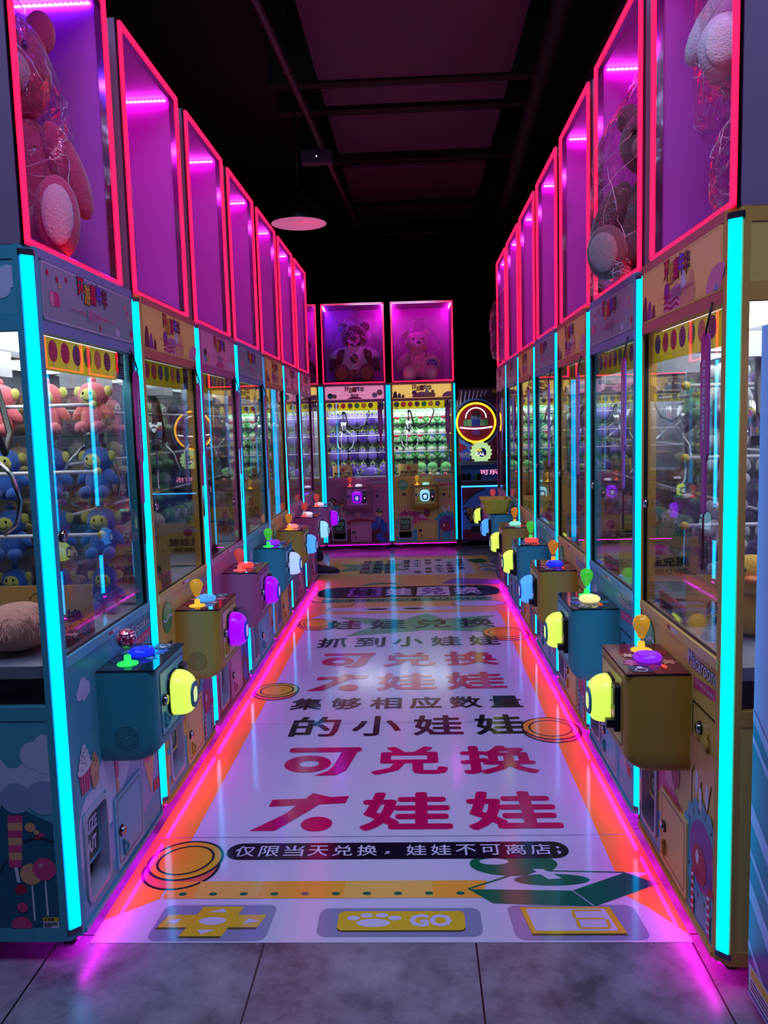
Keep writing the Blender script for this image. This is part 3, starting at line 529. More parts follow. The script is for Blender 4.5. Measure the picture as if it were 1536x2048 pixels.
def bulb(k, near):
    def f():
        if near:
            mb = MB().ell((-.085, -.075, .872), .032, mat('glitter_pink', (230, 120, 150), .25, .6), 30, 20); q = random.Random(5)
            for m_ in (mat('glitter_plum', (90, 30, 70), .2, .7), mat('glitter_white', (250, 220, 235), .2, .5), mat('glitter_rose', (250, 60, 110), .25, .5)): mb.mi(m_)
            mb.i = [q.randrange(4) for _ in mb.i]; mb.sm = [False] * len(mb.sm); return mb
        return MB().loft([[(-.085 + r * math.cos(t), -.075 + r * math.sin(t), .790 + h) for t in [2 * PI * q / 18 for q in range(18)]] for r, h in ((.010, .040), (.013, .050), (.022, .068), (.0265, .085), (.025, .098), (.016, .110), (.002, .114))], bulb_mat(k))
    return f
def button(k): return lambda: MB().loft([[(.02 + r * math.cos(t), -.085 + r * math.sin(t), .790 + h) for t in [2 * PI * q / 24 for q in range(24)]] for r, h in ((.036, 0), (.042, .006), (.042, .013), (.034, .021), (.022, .024), (.020, .022), (.001, .023))], mat('button_' + k, tuple(255 * x for x in BTN[k]), .15, emit=BTN[k], es=.85))
def header(sty, far=False):
    hm = mat('%s_sign_face%s' % (sty, far), STY[sty]['head'], .3, emit=lin(STY[sty]['head']), es=.75 if far else .06)
    mb = MB().prism(rrect(-.352, .352, 1.824, 1.984, .018), FR, .0, .004, hm); c = .0048
    mb.stroke(FR, rrect(-.345, .345, 1.829, 1.979, .016), .003, c, CLOUD if sty == 'teal' else pm(sty, 'light'), True)
    if sty == 'teal':
        mb.flat(rrect(-.305, -.24, 1.868, 1.908, .014), FR, c, PKP).disc(FR, -.29, 1.888, .014, c + .0003, PKL, .019); cloud(mb, FR, .20, 1.846, .02, c); mb.flat([(-.03, 1.975), (.02, 1.97), (.015, 1.95), (-.01, 1.953)], FR, c, PKL)
        for a, b in ((-.31, 1.955), (-.25, 1.945), (-.235, 1.93), (-.19, 1.955), (.28, 1.94), (.30, 1.925), (.315, 1.905), (.05, 1.845)): mb.disc(FR, a, b, .009, c, [PKP, PEACH, CRM][int(a * 100) % 3], n=10)
        mb.flat([(.32, 1.845), (.345, 1.845), (.34, 1.832), (.325, 1.832)], FR, c, PKL).disc(FR, .332, 1.856, .013, c, CRM)
    elif sty == 'yellow':
        for a, b, w, h, m in ((-.32, 1.83, .03, .07, BROWN), (-.27, 1.83, .025, .05, VIOL), (-.225, 1.83, .02, .035, BROWN)): mb.flat([(a - w, 1.828), (a + w, 1.828), (a + w * .6, b + h), (a, b + h * 1.15), (a - w * .6, b + h * .8)], FR, c, m)
        mb.flat([(-.12, 1.828), (.04, 1.828), (.03, 1.89), (.0, 1.90), (-.09, 1.875)], FR, c, PKL).disc(FR, -.09, 1.885, .028, c + .0002, VIOL)
        for k in range(3): mb.stroke(FR, [(-.118 + .02 * q, 1.838 + .016 * k + .005 * math.sin(q * 1.4)) for q in range(8)], .007, c + .0004, CRM)
        mb.flat([(.04, 1.828), (.15, 1.828), (.165, 1.86), (.14, 1.888), (.06, 1.888), (.035, 1.86)], FR, c + .0001, PEACH).flat([(.03, 1.875), (.09, 1.875), (.075, 1.92), (.05, 1.93)], FR, c + .0002, WHITE).disc(FR, .13, 1.895, .02, c + .0003, PEACH)
        mb.flat([(.24 + .09 - .09 * math.cos(PI * k / 12), 1.828 + .065 * math.sin(PI * k / 12)) for k in range(9)] + [(.346, 1.828)], FR, c, PKL); mb.flat([(.30, 1.828), (.335, 1.828), (.315, 1.85)], FR, c + .0003, TURQ)
    else:
        for a, b, r, m in ((-.29, 1.87, .035, TURQ), (-.24, 1.865, .028, PEACH), (.24, 1.87, .032, CLOUD), (.30, 1.90, .035, PEACH)): mb.disc(FR, a, b, r, c, m, n=20).disc(FR, a, b + r * .4, r * .8, c + .0003, OUTL if m == TURQ else PKL, r * .45)
        mb.flat([(-.1 + .2 * k / 12, 1.828 + .035 * math.sin(PI * k / 12)) for k in range(13)], FR, c, PKP)
    return mb
def logo():
    mb = MB(); c = .0058
    for k, ch in enumerate('环游嘉年华'):
        x = -.115 + k * .046; y = 1.905 + (.012, .0, .006, .012, .006)[k]
        mb.text(ch, FR, x - .003, x + .051, y - .003, y + .063, c, OUTL, .035); mb.text(ch, FR, x, x + .048, y, y + .060, c + .0006, SIGNP[k], .03)
    mb.text('超乐场', FR, -.05, .05, 1.858, 1.892, c, CLOUD, .07).text('超乐场', FR, -.048, .048, 1.86, 1.89, c + .0006, PKP, .012)
    for s in (-1, 1):
        for k in range(3): mb.flat(star(s * (.065 + k * .018), 1.875, .008), FR, c, PKP)
        mb.flat([(s * .115, 1.874), (s * .17, 1.874), (s * .17, 1.8765), (s * .115, 1.8765)], FR, c, PKP)
    return mb
def banner():
    fb = lambda a, b, c: (a, .034 - c, b); mb = MB().box(-.352, .27, .034, .036, 1.695, 1.79, BANN); cols = ['print_blue', 'print_pink', 'logo_red', 'print_violet', 'print_green', 'logo_gold', 'print_brown']
    LW = translucent('lolly_white', (235, 230, 245))
    for k in range(7): lolly(mb, fb, -.305 + k * .082, 1.752, .031, .0012, translucent('lolly_%d' % k, [(40, 80, 220), (220, 60, 150), (220, 30, 40), (110, 60, 180), (60, 160, 60), (240, 150, 40), (110, 50, 110)][k]), LW, .025)
    mb.box(.27, .345, .034, .036, 1.70, 1.79, OUTL).flat([(.272, 1.745), (.295, 1.745), (.295, 1.785), (.272, 1.785)], fb, .0012, CRM).disc(fb, .2835, 1.765, .010, .0016, WHITE)
    for k in range(5): mb.flat([(.302, 1.708 + k * .008), (.338, 1.708 + k * .008), (.338, 1.712 + k * .008), (.302, 1.712 + k * .008)], fb, .0012, CLOUD)
    return mb.flat([(.31, 1.755), (.335, 1.755), (.335, 1.783), (.31, 1.783)], fb, .0012, CLOUD)
def claw():
    mb = MB(); x, y = -.16, .30
    mb.box(x - .075, x + .075, y - .075, y + .075, 1.69, 1.765, WHITE).box(-.37, .37, y - .012, y + .012, 1.765, 1.785, STEEL)
    mb.cyl((x, y, 1.52), (x, y, 1.69), .012, STEEL, 12).cyl((x, y, 1.45), (x, y, 1.56), .034, CHROME, 18).cyl((x, y, 1.42), (x, y, 1.45), .02, BLACK, 12)
    for k in range(3):
        a = 2 * PI * k / 3 + .3; d = Vector((math.cos(a), math.sin(a), 0)); o = Vector((x, y, 0))
        mb.tube([o + d * .03 + Vector((0, 0, 1.46)), o + d * .10 + Vector((0, 0, 1.40)), o + d * .125 + Vector((0, 0, 1.32)), o + d * .105 + Vector((0, 0, 1.25)), o + d * .06 + Vector((0, 0, 1.22))], .007, CHROME, 8)
    return mb
def hose(): return MB().tube([(.13, .42, 1.79), (.16, .40, 1.66), (.10, .34, 1.52), (-.02, .30, 1.46), (-.10, .28, 1.52), (-.13, .29, 1.66), (-.16, .30, 1.69)], .011, BLACK, 8)
def caster(x, y):
    def f():
        mb = MB().cyl((x - .012, y, .027), (x + .012, y, .027), .027, RUBBER, 18).box(x - .02, x + .02, y - .022, y + .022, .054, .070, STEEL)
        for s in (-.016, .016): mb.box(x + s - .002, x + s + .002, y - .014, y + .014, .02, .056, STEEL)
        return mb
    return f
def chute_rim():
    o = rrect(-.325, -.145, .125, .405, .035, 6); i = rrect(-.311, -.159, .139, .391, .026, 6); mb = MB(); n = len(o)
    vs = [FR(a, b, .007) for a, b in o] + [FR(a, b, .009) for a, b in i] + [FR(a, b, -.05) for a, b in i] + [FR(a, b, .0) for a, b in o]
    mb.add(vs, [(k, (k + 1) % n, n + (k + 1) % n, n + k) for k in range(n)] + [(n + k, n + (k + 1) % n, 2 * n + (k + 1) % n, 2 * n + k) for k in range(n)] + [(3 * n + k, 3 * n + (k + 1) % n, (k + 1) % n, k) for k in range(n)], mat('rim_grey', (176, 176, 200), .35), False)
    return mb
def chute_box(): return MB().add([(-.313, .05, .137), (-.157, .05, .137), (-.157, .05, .393), (-.313, .05, .393), (-.313, .25, .137), (-.157, .25, .137), (-.157, .25, .393), (-.313, .25, .393)], [(0, 1, 5, 4), (1, 2, 6, 5), (2, 3, 7, 6), (3, 0, 4, 7), (4, 5, 6, 7)], DARK)
def flap(sty):
    def f():
        mb = MB().box(-.310, -.160, .018, .022, .215, .390, pm(sty, 'panel') if sty != 'pink' else mat('flap_grey', (110, 90, 105), .4)); fp = lambda a, b, c: (a, .018 - c, b)
        mb.flat(rrect(-.298, -.172, .228, .372, .02), fp, .0006, mat('flap_label', (48, 62, 60), .4))
        return mb.text('PRIZE', fp, -.29, -.18, .308, .352, .0012, CLOUD if sty == 'teal' else GRNL, .045).text('OUT', fp, -.278, -.192, .246, .292, .0012, CLOUD if sty == 'teal' else GRNL, .045)
    return f
def small_door(sty): return lambda: MB().prism(rrect(-.095, .155, .105, .345, .008, 3), FR, 0, .008, pm(sty, 'light')).stroke(FR, rrect(-.078, .138, .122, .328, .008, 3), .004, .0084, BLACK, True)
def prop_sign(): 
    f = lambda a, b, c: (a, .10 - c, b); mb = MB().box(-.30, -.06, .10, .104, .876, 1.035, mat('card_tan', (206, 172, 96), .6))
    mb.text('娃娃兑换', f, -.28, -.08, .915, .955, .0006, BLACK, .03).text('抓到小娃娃', f, -.29, -.075, .883, .908, .0006, BLACK, .02)
    for k in range(7): t = PI * k / 6; mb.stroke(f, [(-.18 + .05 * math.cos(t), .975 + .03 * math.sin(t)), (-.18 + .05 * math.cos(t + .4), .975 + .034 * math.sin(t + .4))], .003, .0006, BLACK)
    return mb.disc(f, -.18, .98, .022, .0006, CRM)
def corner_card():
    mb = MB().box(-.034, -.03, .045, .36, .876, 1.035, mat('card_tan', (206, 172, 96), .6)).box(-.30, -.034, .045, .049, .876, .935, mat('card_red', (190, 60, 80), .5))
    for f in (lambda a, b, c: (-.034 - c, .36 - a, b), lambda a, b, c: (-.03 + c, .045 + a, b)):
        mb.text('娃娃兑换', f, .06, .28, .915, .957, .0006, BLACK, .03).text('抓到小娃', f, .08, .28, .882, .908, .0006, BLACK, .02).disc(f, .16, .985, .022, .0006, CRM)
        for k in range(7): t = PI * k / 6; mb.stroke(f, [(.16 + .05 * math.cos(t), .985 + .03 * math.sin(t)), (.16 + .05 * math.cos(t + .4), .985 + .034 * math.sin(t + .4))], .003, .0006, BLACK)
    return mb.text('抓娃娃', lambda a, b, c: (a, .045 - c, b), -.28, -.06, .885, .926, .0006, BLACK, .03)

MACH = []
def claw_machine(sty, loc, rz, label, hood='lime', blb='amber', btn='blue', post=True, far=False, near=False, klamp=None, group=None, bare=False):
    r = tag(obj('claw_machine', None, loc=loc, rot=(0, 0, rz)), label, 'claw machine', group)
    r.empty_display_size = .2
    pa = lambda name, key, fn, par=r, label=None: obj(name, cached(key, fn), par, label=label)
    cab = pa('cabinet', ('cabinet', sty), lambda: cabinet(sty)); pa('panel_print', ('panel_print', sty), lambda: panel_print(sty, MB())); pa('name_print', ('name_print', sty), lambda: name_print(sty, MB()))
    pa('rail_sticker', ('rail_sticker',), rail_sticker)
    if sty == 'teal': pa('side_print', ('side_print', sty), lambda: side_print(MB())); pa('top_side_print', ('top_side_print',), lambda: top_side_print(MB())); pa('warning_label', ('warning_label',), lambda: warning_label(MB()))
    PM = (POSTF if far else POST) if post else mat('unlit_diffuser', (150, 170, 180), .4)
    for s in (-1, 1):
        def strip():
            mb = MB(); a, b = Vector((s * .3995, .0265, 0)), Vector((s * .3735, .0005, 0)); d = (b - a); o = Vector((s * .7071, -.7071, 0)) * .003
            A = a + d * .06 + o; B = b - d * .06 + o
            mb.add([A + Vector((0, 0, .10)), B + Vector((0, 0, .10)), B + Vector((0, 0, 1.985)), A + Vector((0, 0, 1.985))], [(0, 1, 2, 3)], PM)
            for z in (.088, 1.985): mb.prism([(s * .402, .03), (s * .402, .024), (s * .378, -.002), (s * .370, -.002), (s * .37, .03)], lambda x, y, c: (x, y, c), z, z + .016, STEEL)
            return mb
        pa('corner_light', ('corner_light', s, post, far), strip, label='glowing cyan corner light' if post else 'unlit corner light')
    pa('front_glass', ('front_glass',), lambda: MB().box(-.356, .356, .010, .014, .888, 1.792, GLASS))
    for s in (-1, 1): pa('side_glass', ('side_glass', s), lambda: MB().box(min(s * .394, s * .390), max(s * .394, s * .390), .045, .79, .765, 1.79, GLASS))
    pa('glass_gasket', ('glass_gasket',), lambda: MB().box(-.358, -.350, .004, .016, .888, 1.792, BLACK).box(.350, .358, .004, .016, .888, 1.792, BLACK).box(-.35, .35, .004, .016, .886, .892, BLACK))
    pa('glass_lock', ('glass_lock',), lambda: lock_mb(-.315, 1.23, -.004))
    hd = pa('header_sign', ('header_sign', sty, far), lambda: header(sty, far)); pa('logo', ('logo',), logo, hd)
    pa('lollipop_banner', ('lollipop_banner',), banner)
    cb = pa('control_box', ('control_box', sty), lambda: ctl_hull(sty)); pa('deck', ('deck', sty), lambda: deck(sty), cb)
    pa('front_plate', ('front_plate', sty), lambda: MB().prism(rrect(-.122, .122, .565, .765, .01), FR, .184, .1875, pm(sty, 'light')).stroke(FR, rrect(-.122, .122, .565, .765, .01), .004, .1879, BLACK, True), cb)
    sh, ba, ri = hood_parts(HOOD[hood]); pa('hood_base', ('hood_base',), ba, cb); pa('scan_hood', ('scan_hood', hood), sh, cb, hood + ' glowing hood'); pa('hood_rim', ('hood_rim', hood), ri, cb)
    pa('key_lock', ('key_lock',), lambda: lock_mb(-.095, .675, .187), cb); pa('hasp', ('hasp', sty), lambda: hasp_mb(-.095, .610, pm(sty, 'ctl'), .187), cb)
    pa('coin_slot', ('coin_slot',), lambda: MB().prism(rrect(.068, .112, .60, .74, .008), FR, .187, .205, BLACK).prism(rrect(.076, .104, .68, .73, .006), FR, .205, .207, STEEL).disc(FR, .09, .655, .01, .2055, glow('slot_glow', (.9, .3, .5), .8)).prism(rrect(.078, .102, .61, .636, .004), FR, .205, .225, BLACK), cb)
    if not bare: pa('joystick', ('joystick', blb, near), joystick(blb, near), cb); pa('joystick_knob', ('joystick_knob', blb, near), bulb(blb, near), cb, blb + ' glowing knob'); pa('push_button', ('push_button', btn), button(btn), cb, btn + ' lit button')
    ch = pa('prize_chute', ('prize_chute',), chute_rim); pa('chute_bin', ('chute_bin',), chute_box, ch); pa('flap', ('flap', sty), flap(sty), ch)
    sd = pa('small_door', ('small_door', sty), small_door(sty)); pa('key_lock', ('small_door_lock',), lambda: lock_mb(-.055, .225, .008), sd); pa('hasp', ('small_door_hasp', sty), lambda: hasp_mb(-.045, .160, pm(sty, 'ctl'), .008), sd)
    pa('tall_door_lock', ('tall_door_lock',), lambda: lock_mb(.235, .66)); pa('tall_door_hasp', ('tall_door_hasp', sty), lambda: hasp_mb(.30, .64, pm(sty, 'ctl')))
    pa('play_floor', ('play_floor',), lambda: MB().box(-.384, .384, .02, .79, .84, .875, WOODP).box(-.384, -.06, .02, .025, .77, .84, WOODP)); pa('back_panel', ('back_panel', far), lambda: MB().box(-.384, .384, .775, .789, .875, 1.80, WOODP if far else BACKP))
    for k, z in enumerate((1.17, 1.385, 1.61)):
        ry_ = .545 if klamp else .475
        pa('shelf_rod', ('shelf_rod', k, ry_), lambda: MB().cyl((-.383, ry_, z), (.383, ry_, z), .0065, WHITE, 10).ell((-.37, ry_, z), .014, mat('rod_cap', (214, 190, 70), .4), 10, 7).ell((.37, ry_, z), .014, MT['rod_cap'], 10, 7))
        pa('shelf', ('shelf', k), lambda: MB().box(-.384, .384, .53, .775, z - .108, z - .104, ACRYL))
    if klamp:
        q = 1 if loc[0] < 0 else -1
        for k, z in enumerate((1.17, 1.385, 1.61)):
            pa('side_rod', ('side_rod', q, k), lambda: MB().cyl((q * .165, .085, z), (q * .165, .50, z), .0065, WHITE, 10).ell((q * .165, .08, z), .014, MT['rod_cap'], 12, 8))
            pa('side_shelf', ('side_shelf', q, k), lambda: MB().box(min(q * .20, q * .384), max(q * .20, q * .384), .05, .50, z - .108, z - .104, ACRYL))
    pa('claw', ('claw',), claw); pa('hose', ('hose',), hose)
    for k, (x, y) in enumerate(((-.30, .07), (.30, .07), (-.30, .72), (.30, .72))): pa('caster', ('caster', k), caster(x, y))
    kl = klamp if klamp is not None else (K_LAMP_FAR if far else K_LAMP_SIDE)
    if far: pa('added_corner_lamp', ('added_corner_lamp',), lambda: MB().box(-.386, -.374, .048, .060, .90, 1.785, glow('added_corner_tube', (.86, .93, 1.0), 12.0)).box(.374, .386, .048, .060, .90, 1.785, MT['added_corner_tube']))  # unseen tubes added behind the columns to brighten the lower plush rows
    pa('inside_lamp', ('inside_lamp', kl), lambda: MB().box(-.35, .35, .06, .70, 1.7905, 1.7995, glow('inside_panel_%g' % kl, (.86, .93, 1.0), kl)))
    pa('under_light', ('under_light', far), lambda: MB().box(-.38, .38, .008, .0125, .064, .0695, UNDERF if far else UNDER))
    pa('exchange_card', ('exchange_card', far), prop_sign if far else corner_card)
    MACH.append((r, sty)); return r

XL, XR, YL, YR, PP = -0.99858, 0.76574, 2.13138, 2.02079, 0.82
Lc = [('teal', 'lime', 'pink', 'blue', True), ('yellow', 'violet', 'amber', 'sky', True), ('pink', 'violet', 'red', 'red', True), ('teal', 'ice', 'green', 'purple', True), ('yellow', 'blue', 'orange', 'rose', False), ('pink', 'aqua', 'red', 'white', True), ('pink', 'violet', 'red', 'white', True)]
Rc = [('yellow', 'lime', 'amber', 'purple', True), ('teal', 'lime', 'green', 'cream', True), ('yellow', 'blue', 'orange', 'blue', True), ('teal', 'lime', 'green', 'red', True), ('yellow', 'lime', 'orange', 'mint', True), ('teal', 'blue', 'orange', 'lime', True), ('pink', 'lime', 'red', 'mint', True)]
SL_ = ['blue doll machine', 'violet hooded yellow machine', 'violet hooded pink machine', 'icy hooded teal machine', 'dark cornered yellow machine', 'aqua hooded pink machine', 'last pink machine']
SR_ = ['white plush machine', 'cream button teal machine', 'blue hooded yellow machine', 'red button teal machine', 'mint button yellow machine', 'teal machine with the basket', 'lime hooded pink machine']
lt = ['teal claw machine with blue dolls inside and a glittery pink joystick ball', 'yellow claw machine with a violet hood and pale blue button', 'pink claw machine with a violet hood and red button, between yellow and teal ones',
      'teal claw machine with an icy white hood and purple button', 'yellow claw machine with a blue hood, its corner light unlit', 'pink claw machine with a pale aqua hood beside a yellow machine', 'pink claw machine with a violet hood, last before the end machines on the left']
rt_ = ['yellow claw machine with white plush and a round yellow duck inside', 'teal claw machine with a lime hood and cream button', 'yellow claw machine with a blue hood, orange bulb and blue button', 'teal claw machine with a lime hood, green bulb and red button',
       'yellow claw machine with a lime hood and mint button, beside the basket machine', 'teal claw machine carrying a yellow basket on its control box', 'pink claw machine with a lime hood next to the ringed arcade cabinet']
LM = [claw_machine(s, (XL, YL + .41 + k * PP, 0), PI / 2, lt[k], h, b, bt, p, near=(k == 0), klamp=(K_LAMP_NEAR if k == 0 else None), group='claw machines of the left row') for k, (s, h, b, bt, p) in enumerate(Lc)]
RM = [claw_machine(s, (XR, YR + .41 + k * PP, 0), -PI / 2, rt_[k], h, b, bt, p, klamp=(K_LAMP_NEAR if k == 0 else None), group='claw machines of the right row', bare=(k == 5)) for k, (s, h, b, bt, p) in enumerate(Rc)]
FA = math.atan(.025 / .8045)
def farp(x, y=0.0, z=0.0): return (x - y * math.sin(FA), 9.784 + .0311 * (x + .3205) + y * math.cos(FA), z)
FM = [claw_machine('yellow', farp(-1.527), FA, 'yellow claw machine facing the aisle, half hidden behind the end of the left row', 'lime', 'amber', 'white', far=True, group='claw machines across the end'),
      claw_machine('pink', farp(-.7225), FA, 'pink claw machine facing down the aisle, full of purple eggplant plush', 'violet', 'red', 'white', far=True, group='claw machines across the end'),
      claw_machine('yellow', farp(.082), FA, 'yellow claw machine facing down the aisle, full of green frog plush', 'aqua', 'amber', 'mint', far=True, group='claw machines across the end')]

# ------------------------------------------------------------------ lit display boxes on top
BOXW = mat('box_lining_led_tint', (226, 100, 210), 0.35); BOXO = mat('box_grey_laminate', (142, 112, 142), 0.5); ALU = mat('polished_aluminium', (210, 205, 215), 0.12, 1.0)  # lining tinted magenta: the purple of the strip light put into its colour
LEDM = {'magenta': glow('magenta_led', G_LED, K_LED), 'blue': glow('violet_led', (.16, .02, 1.0), K_LED)}; DOT = glow('led_dot', (1.0, .75, 1.0), 3.0)
BZ0, BZ1, BD = 2.0125, 2.955, 0.56
def box_shell(w):
    x0, x1 = -w / 2, w / 2; t = .012; mb = MB()
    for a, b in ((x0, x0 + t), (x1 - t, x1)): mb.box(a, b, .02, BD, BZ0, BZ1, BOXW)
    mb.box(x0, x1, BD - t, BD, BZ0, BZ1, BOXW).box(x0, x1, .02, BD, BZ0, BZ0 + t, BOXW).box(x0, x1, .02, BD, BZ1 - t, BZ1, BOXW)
    for a in (x0 - .002, x1): mb.box(a, a + .002, .022, BD, BZ0, BZ1, BOXO)
    return mb.box(x0, x1, .02, BD, BZ1, BZ1 + .002, BOXO)
def box_frame(w):
    x0, x1 = -w / 2, w / 2; mb = MB(); f = .022
    for a, b, c, d in ((x0, x0 + f, BZ0, BZ1), (x1 - f, x1, BZ0, BZ1), (x0, x1, BZ0, BZ0 + f), (x0, x1, BZ1 - f, BZ1)): mb.box(a, b, .012, .034, c, d, ALU)
    return mb
def box_neon(w):
    a = w / 2 - .009; return MB().tube([(-a, .006, BZ0 + .010), (a, .006, BZ0 + .010), (a, .006, BZ1 - .010), (-a, .006, BZ1 - .010)], .0075, NEON, 8, True)
def box_led(w, s, col):
    x = s * (w / 2 - .017); mb = MB().box(min(x, x + s * .004), max(x, x + s * .004), .05, BD - .03, BZ1 - .0215, BZ1 - .0185, LEDM[col])
    for k in range(26): y = .055 + k * .0178; mb.box(x - s * .003, x, y, y + .006, BZ1 - .0245, BZ1 - .0165, DOT)
    return mb
BOXES = []
def display_box(loc, rz, off, w, label, col=('magenta', 'magenta'), group=None):
    R = Matrix.Rotation(rz, 3, 'Z'); p = Vector(loc) + R @ Vector((off, 0, 0))
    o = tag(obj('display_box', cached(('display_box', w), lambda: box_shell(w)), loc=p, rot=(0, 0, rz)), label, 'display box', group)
    obj('metal_frame', cached(('metal_frame', w), lambda: box_frame(w)), o); obj('neon_tube', cached(('neon_tube', w), lambda: box_neon(w)), o, label='glowing red pink tube')
    for s, c in zip((-1, 1), col): obj('led_strip', cached(('led_strip', w, s, c), lambda: box_led(w, s, c)), o, label=('violet' if c == 'blue' else 'magenta') + ' light strip')
    BOXES.append(o); return o
LB = [display_box((XL, YL + .41 + k * PP, 0), PI / 2, -.05, .69, 'violet lit neon display box with a rose pink bear above the blue doll machine' if k == 0 else 'magenta lit neon display box on top of the %s' % SL_[k], ('blue', 'blue') if k == 0 else ('magenta', 'magenta'), 'neon display boxes of the left row') for k in range(7)]
RB = [display_box((XR, YR + .41 + k * PP, 0), -PI / 2, .05, .69, 'magenta lit neon display box on top of the %s' % SR_[k], group='neon display boxes of the right row') for k in range(7)]
FB = [display_box(farp(-1.527), FA, 0, .75, 'neon display box half hidden behind the end of the left row', group='neon display boxes across the end'),
      display_box(farp(-.7225), FA, 0, .75, 'neon display box with a brown teddy bear and violet light', ('blue', 'magenta'), 'neon display boxes across the end'),
      display_box(farp(.099), FA, 0, .74, 'neon display box with a pale pink teddy bear', group='neon display boxes across the end')]

# ------------------------------------------------------------------ plush prizes
def fur(name, rgb): return mat(name, rgb, .9, spec=.1, noise=.12, nscale=30, bump=.5, bscale=140, sheen=.5)
EYE = mat('bead_eye', (10, 10, 12), .15); EYEW = mat('eye_white', (235, 235, 235), .3)
def doll_body(c):
    def f():
        m = fur('fur_' + c, DOLL[c][0]); mb = MB().ell((0, 0, .075), (.062, .055, .078), m).ell((0, -.004, .175), (.068, .062, .062), m)
        for s in (-1, 1): mb.ell((s * .065, -.01, .10), (.024, .024, .048), m, 10, 7, ('Y', -s * .7)).ell((s * .038, -.055, .03), (.028, .045, .03), m, 10, 7)
        return mb.ell((0, 0, .243), (.016, .012, .02), m, 8, 6)
    return f
def doll_face(c):
    def f():
        m = fur('face_' + c, DOLL[c][1]); mb = MB().ell((0, -.036, .172), (.046, .036, .042), m)
        for s in (-1, 1): mb.ell((s * .017, -.069, .184), (.0055, .004, .008), EYE, 8, 6)
        return mb.tube([(.022 * math.cos(t), -.072 + .006 * abs(math.cos(t)), .165 + .013 * math.sin(t)) for t in [PI + PI * k / 8 for k in range(9)]], .0022, EYE, 6)
    return f
def doll_ear(c, s): return lambda: MB().ell((s * .070, -.004, .192), (.022, .014, .026), fur('face_' + c, DOLL[c][1]), 10, 7)
DOLL = {'blue': ((60, 110, 200), (206, 206, 110)), 'rose': ((220, 110, 120), (206, 206, 110)), 'white': ((226, 226, 232), (236, 236, 240)), 'brown': ((96, 64, 56), (150, 110, 90)), 'grey': ((128, 124, 140), (190, 185, 195)), 'tan': ((190, 150, 110), (225, 200, 170)),
        'pink': ((226, 130, 150), (240, 225, 220)), 'cream': ((220, 200, 170), (240, 230, 210)), 'plum': ((110, 80, 150), (180, 150, 200)), 'mint': ((120, 190, 140), (225, 235, 225))}
def doll(c, parent_frame, x, y, z, rz, label, group, sc=1.0, rx=0.0):
    M = Matrix.Translation(Vector(parent_frame.location)) @ Matrix.Rotation(parent_frame.rotation_euler.z, 4, 'Z') @ Matrix.Translation((x, y, z)) @ Matrix.Rotation(rz, 4, 'Z') @ Matrix.Rotation(rx, 4, 'X') @ Matrix.Scale(sc, 4)
    o = obj('plush_doll', cached(('plush_doll', c), doll_body(c))); o.matrix_world = M; tag(o, label, 'plush toy', group)
    obj('face', cached(('face', c), doll_face(c)), o, label='pale face with beady eyes')
    for s in (-1, 1): obj('ear', cached(('ear', c, s), doll_ear(c, s)), o)
    return o
def frog_body():
    g = fur('fur_frog', (120, 214, 130)); mb = MB().ell((0, 0, .05), (.044, .04, .052), g).ell((0, -.003, .125), (.062, .052, .048), g)
    for s in (-1, 1): mb.ell((s * .034, -.01, .172), .019, g, 10, 7).ell((s * .05, -.015, .06), (.014, .014, .03), g, 8, 6, ('Y', -s * .6)).ell((s * .028, -.045, .02), (.02, .032, .018), g, 8, 6)
    return mb
def frog_face():
    w = fur('frog_white', (235, 238, 225)); mb = MB().ell((0, -.026, .118), (.055, .038, .038), w).ell((0, -.02, .045), (.033, .028, .036), w)
    for s in (-1, 1): mb.ell((s * .034, -.023, .174), .010, EYEW, 8, 6).ell((s * .034, -.031, .175), .005, EYE, 8, 6)
    return mb.tube([(-.022, -.055, .117), (0, -.061, .113), (.022, -.055, .117)], .0022, mat('frog_mouth', (190, 80, 90), .6), 6)
def bow(c): return lambda: MB().ell((-.015, -.052, .078), (.018, .008, .011), mat('bow_' + c, {'red': (220, 50, 60), 'blue': (60, 140, 220)}[c], .6), 8, 6, ('Y', .4)).ell((.015, -.052, .078), (.018, .008, .011), MT['bow_' + c], 8, 6, ('Y', -.4)).ell((0, -.055, .079), .007, MT['bow_' + c], 8, 6)
def egg_body(c):
    def f():
        m = fur('fur_egg_' + c, {'light': (132, 104, 214), 'dark': (76, 40, 150)}[c]); pr = [(.0, .001), (.03, .006), (.05, .03), (.054, .06), (.048, .095), (.036, .13), (.022, .155), (.006, .165)]
        mb = MB().loft([[(r * math.cos(2 * PI * k / 16), r * .85 * math.sin(2 * PI * k / 16), z) for k in range(16)] for r, z in pr], m)
        for s in (-1, 1): mb.ell((s * .015, -.034, .115), .009, EYEW, 8, 6).ell((s * .015, -.042, .115), .004, EYE, 6, 5)
        return mb
    return f
def egg_leaf():
    m = fur('leaf_green', (150, 180, 70)); mb = MB().cyl((0, 0, .16), (.004, 0, .19), .006, m, 8)
    for k in range(6):
        a = 2 * PI * k / 6; d = Vector((math.cos(a), math.sin(a) * .9, 0)); w = Vector((-d.y, d.x, 0)) * .012
        p = [Vector((0, 0, .168)), d * .026 + Vector((0, 0, .160)), d * .048 + Vector((0, 0, .128))]
        mb.add([p[0], p[1] + w, p[2], p[1] - w, p[0] + Vector((0, 0, -.004)), p[1] + w * .9 - Vector((0, 0, .004)), p[2] - Vector((0, 0, .003)), p[1] - w * .9 - Vector((0, 0, .004))], [(0, 1, 2, 3), (7, 6, 5, 4), (0, 4, 5, 1), (1, 5, 6, 2), (2, 6, 7, 3), (3, 7, 4, 0)], m)
    return mb
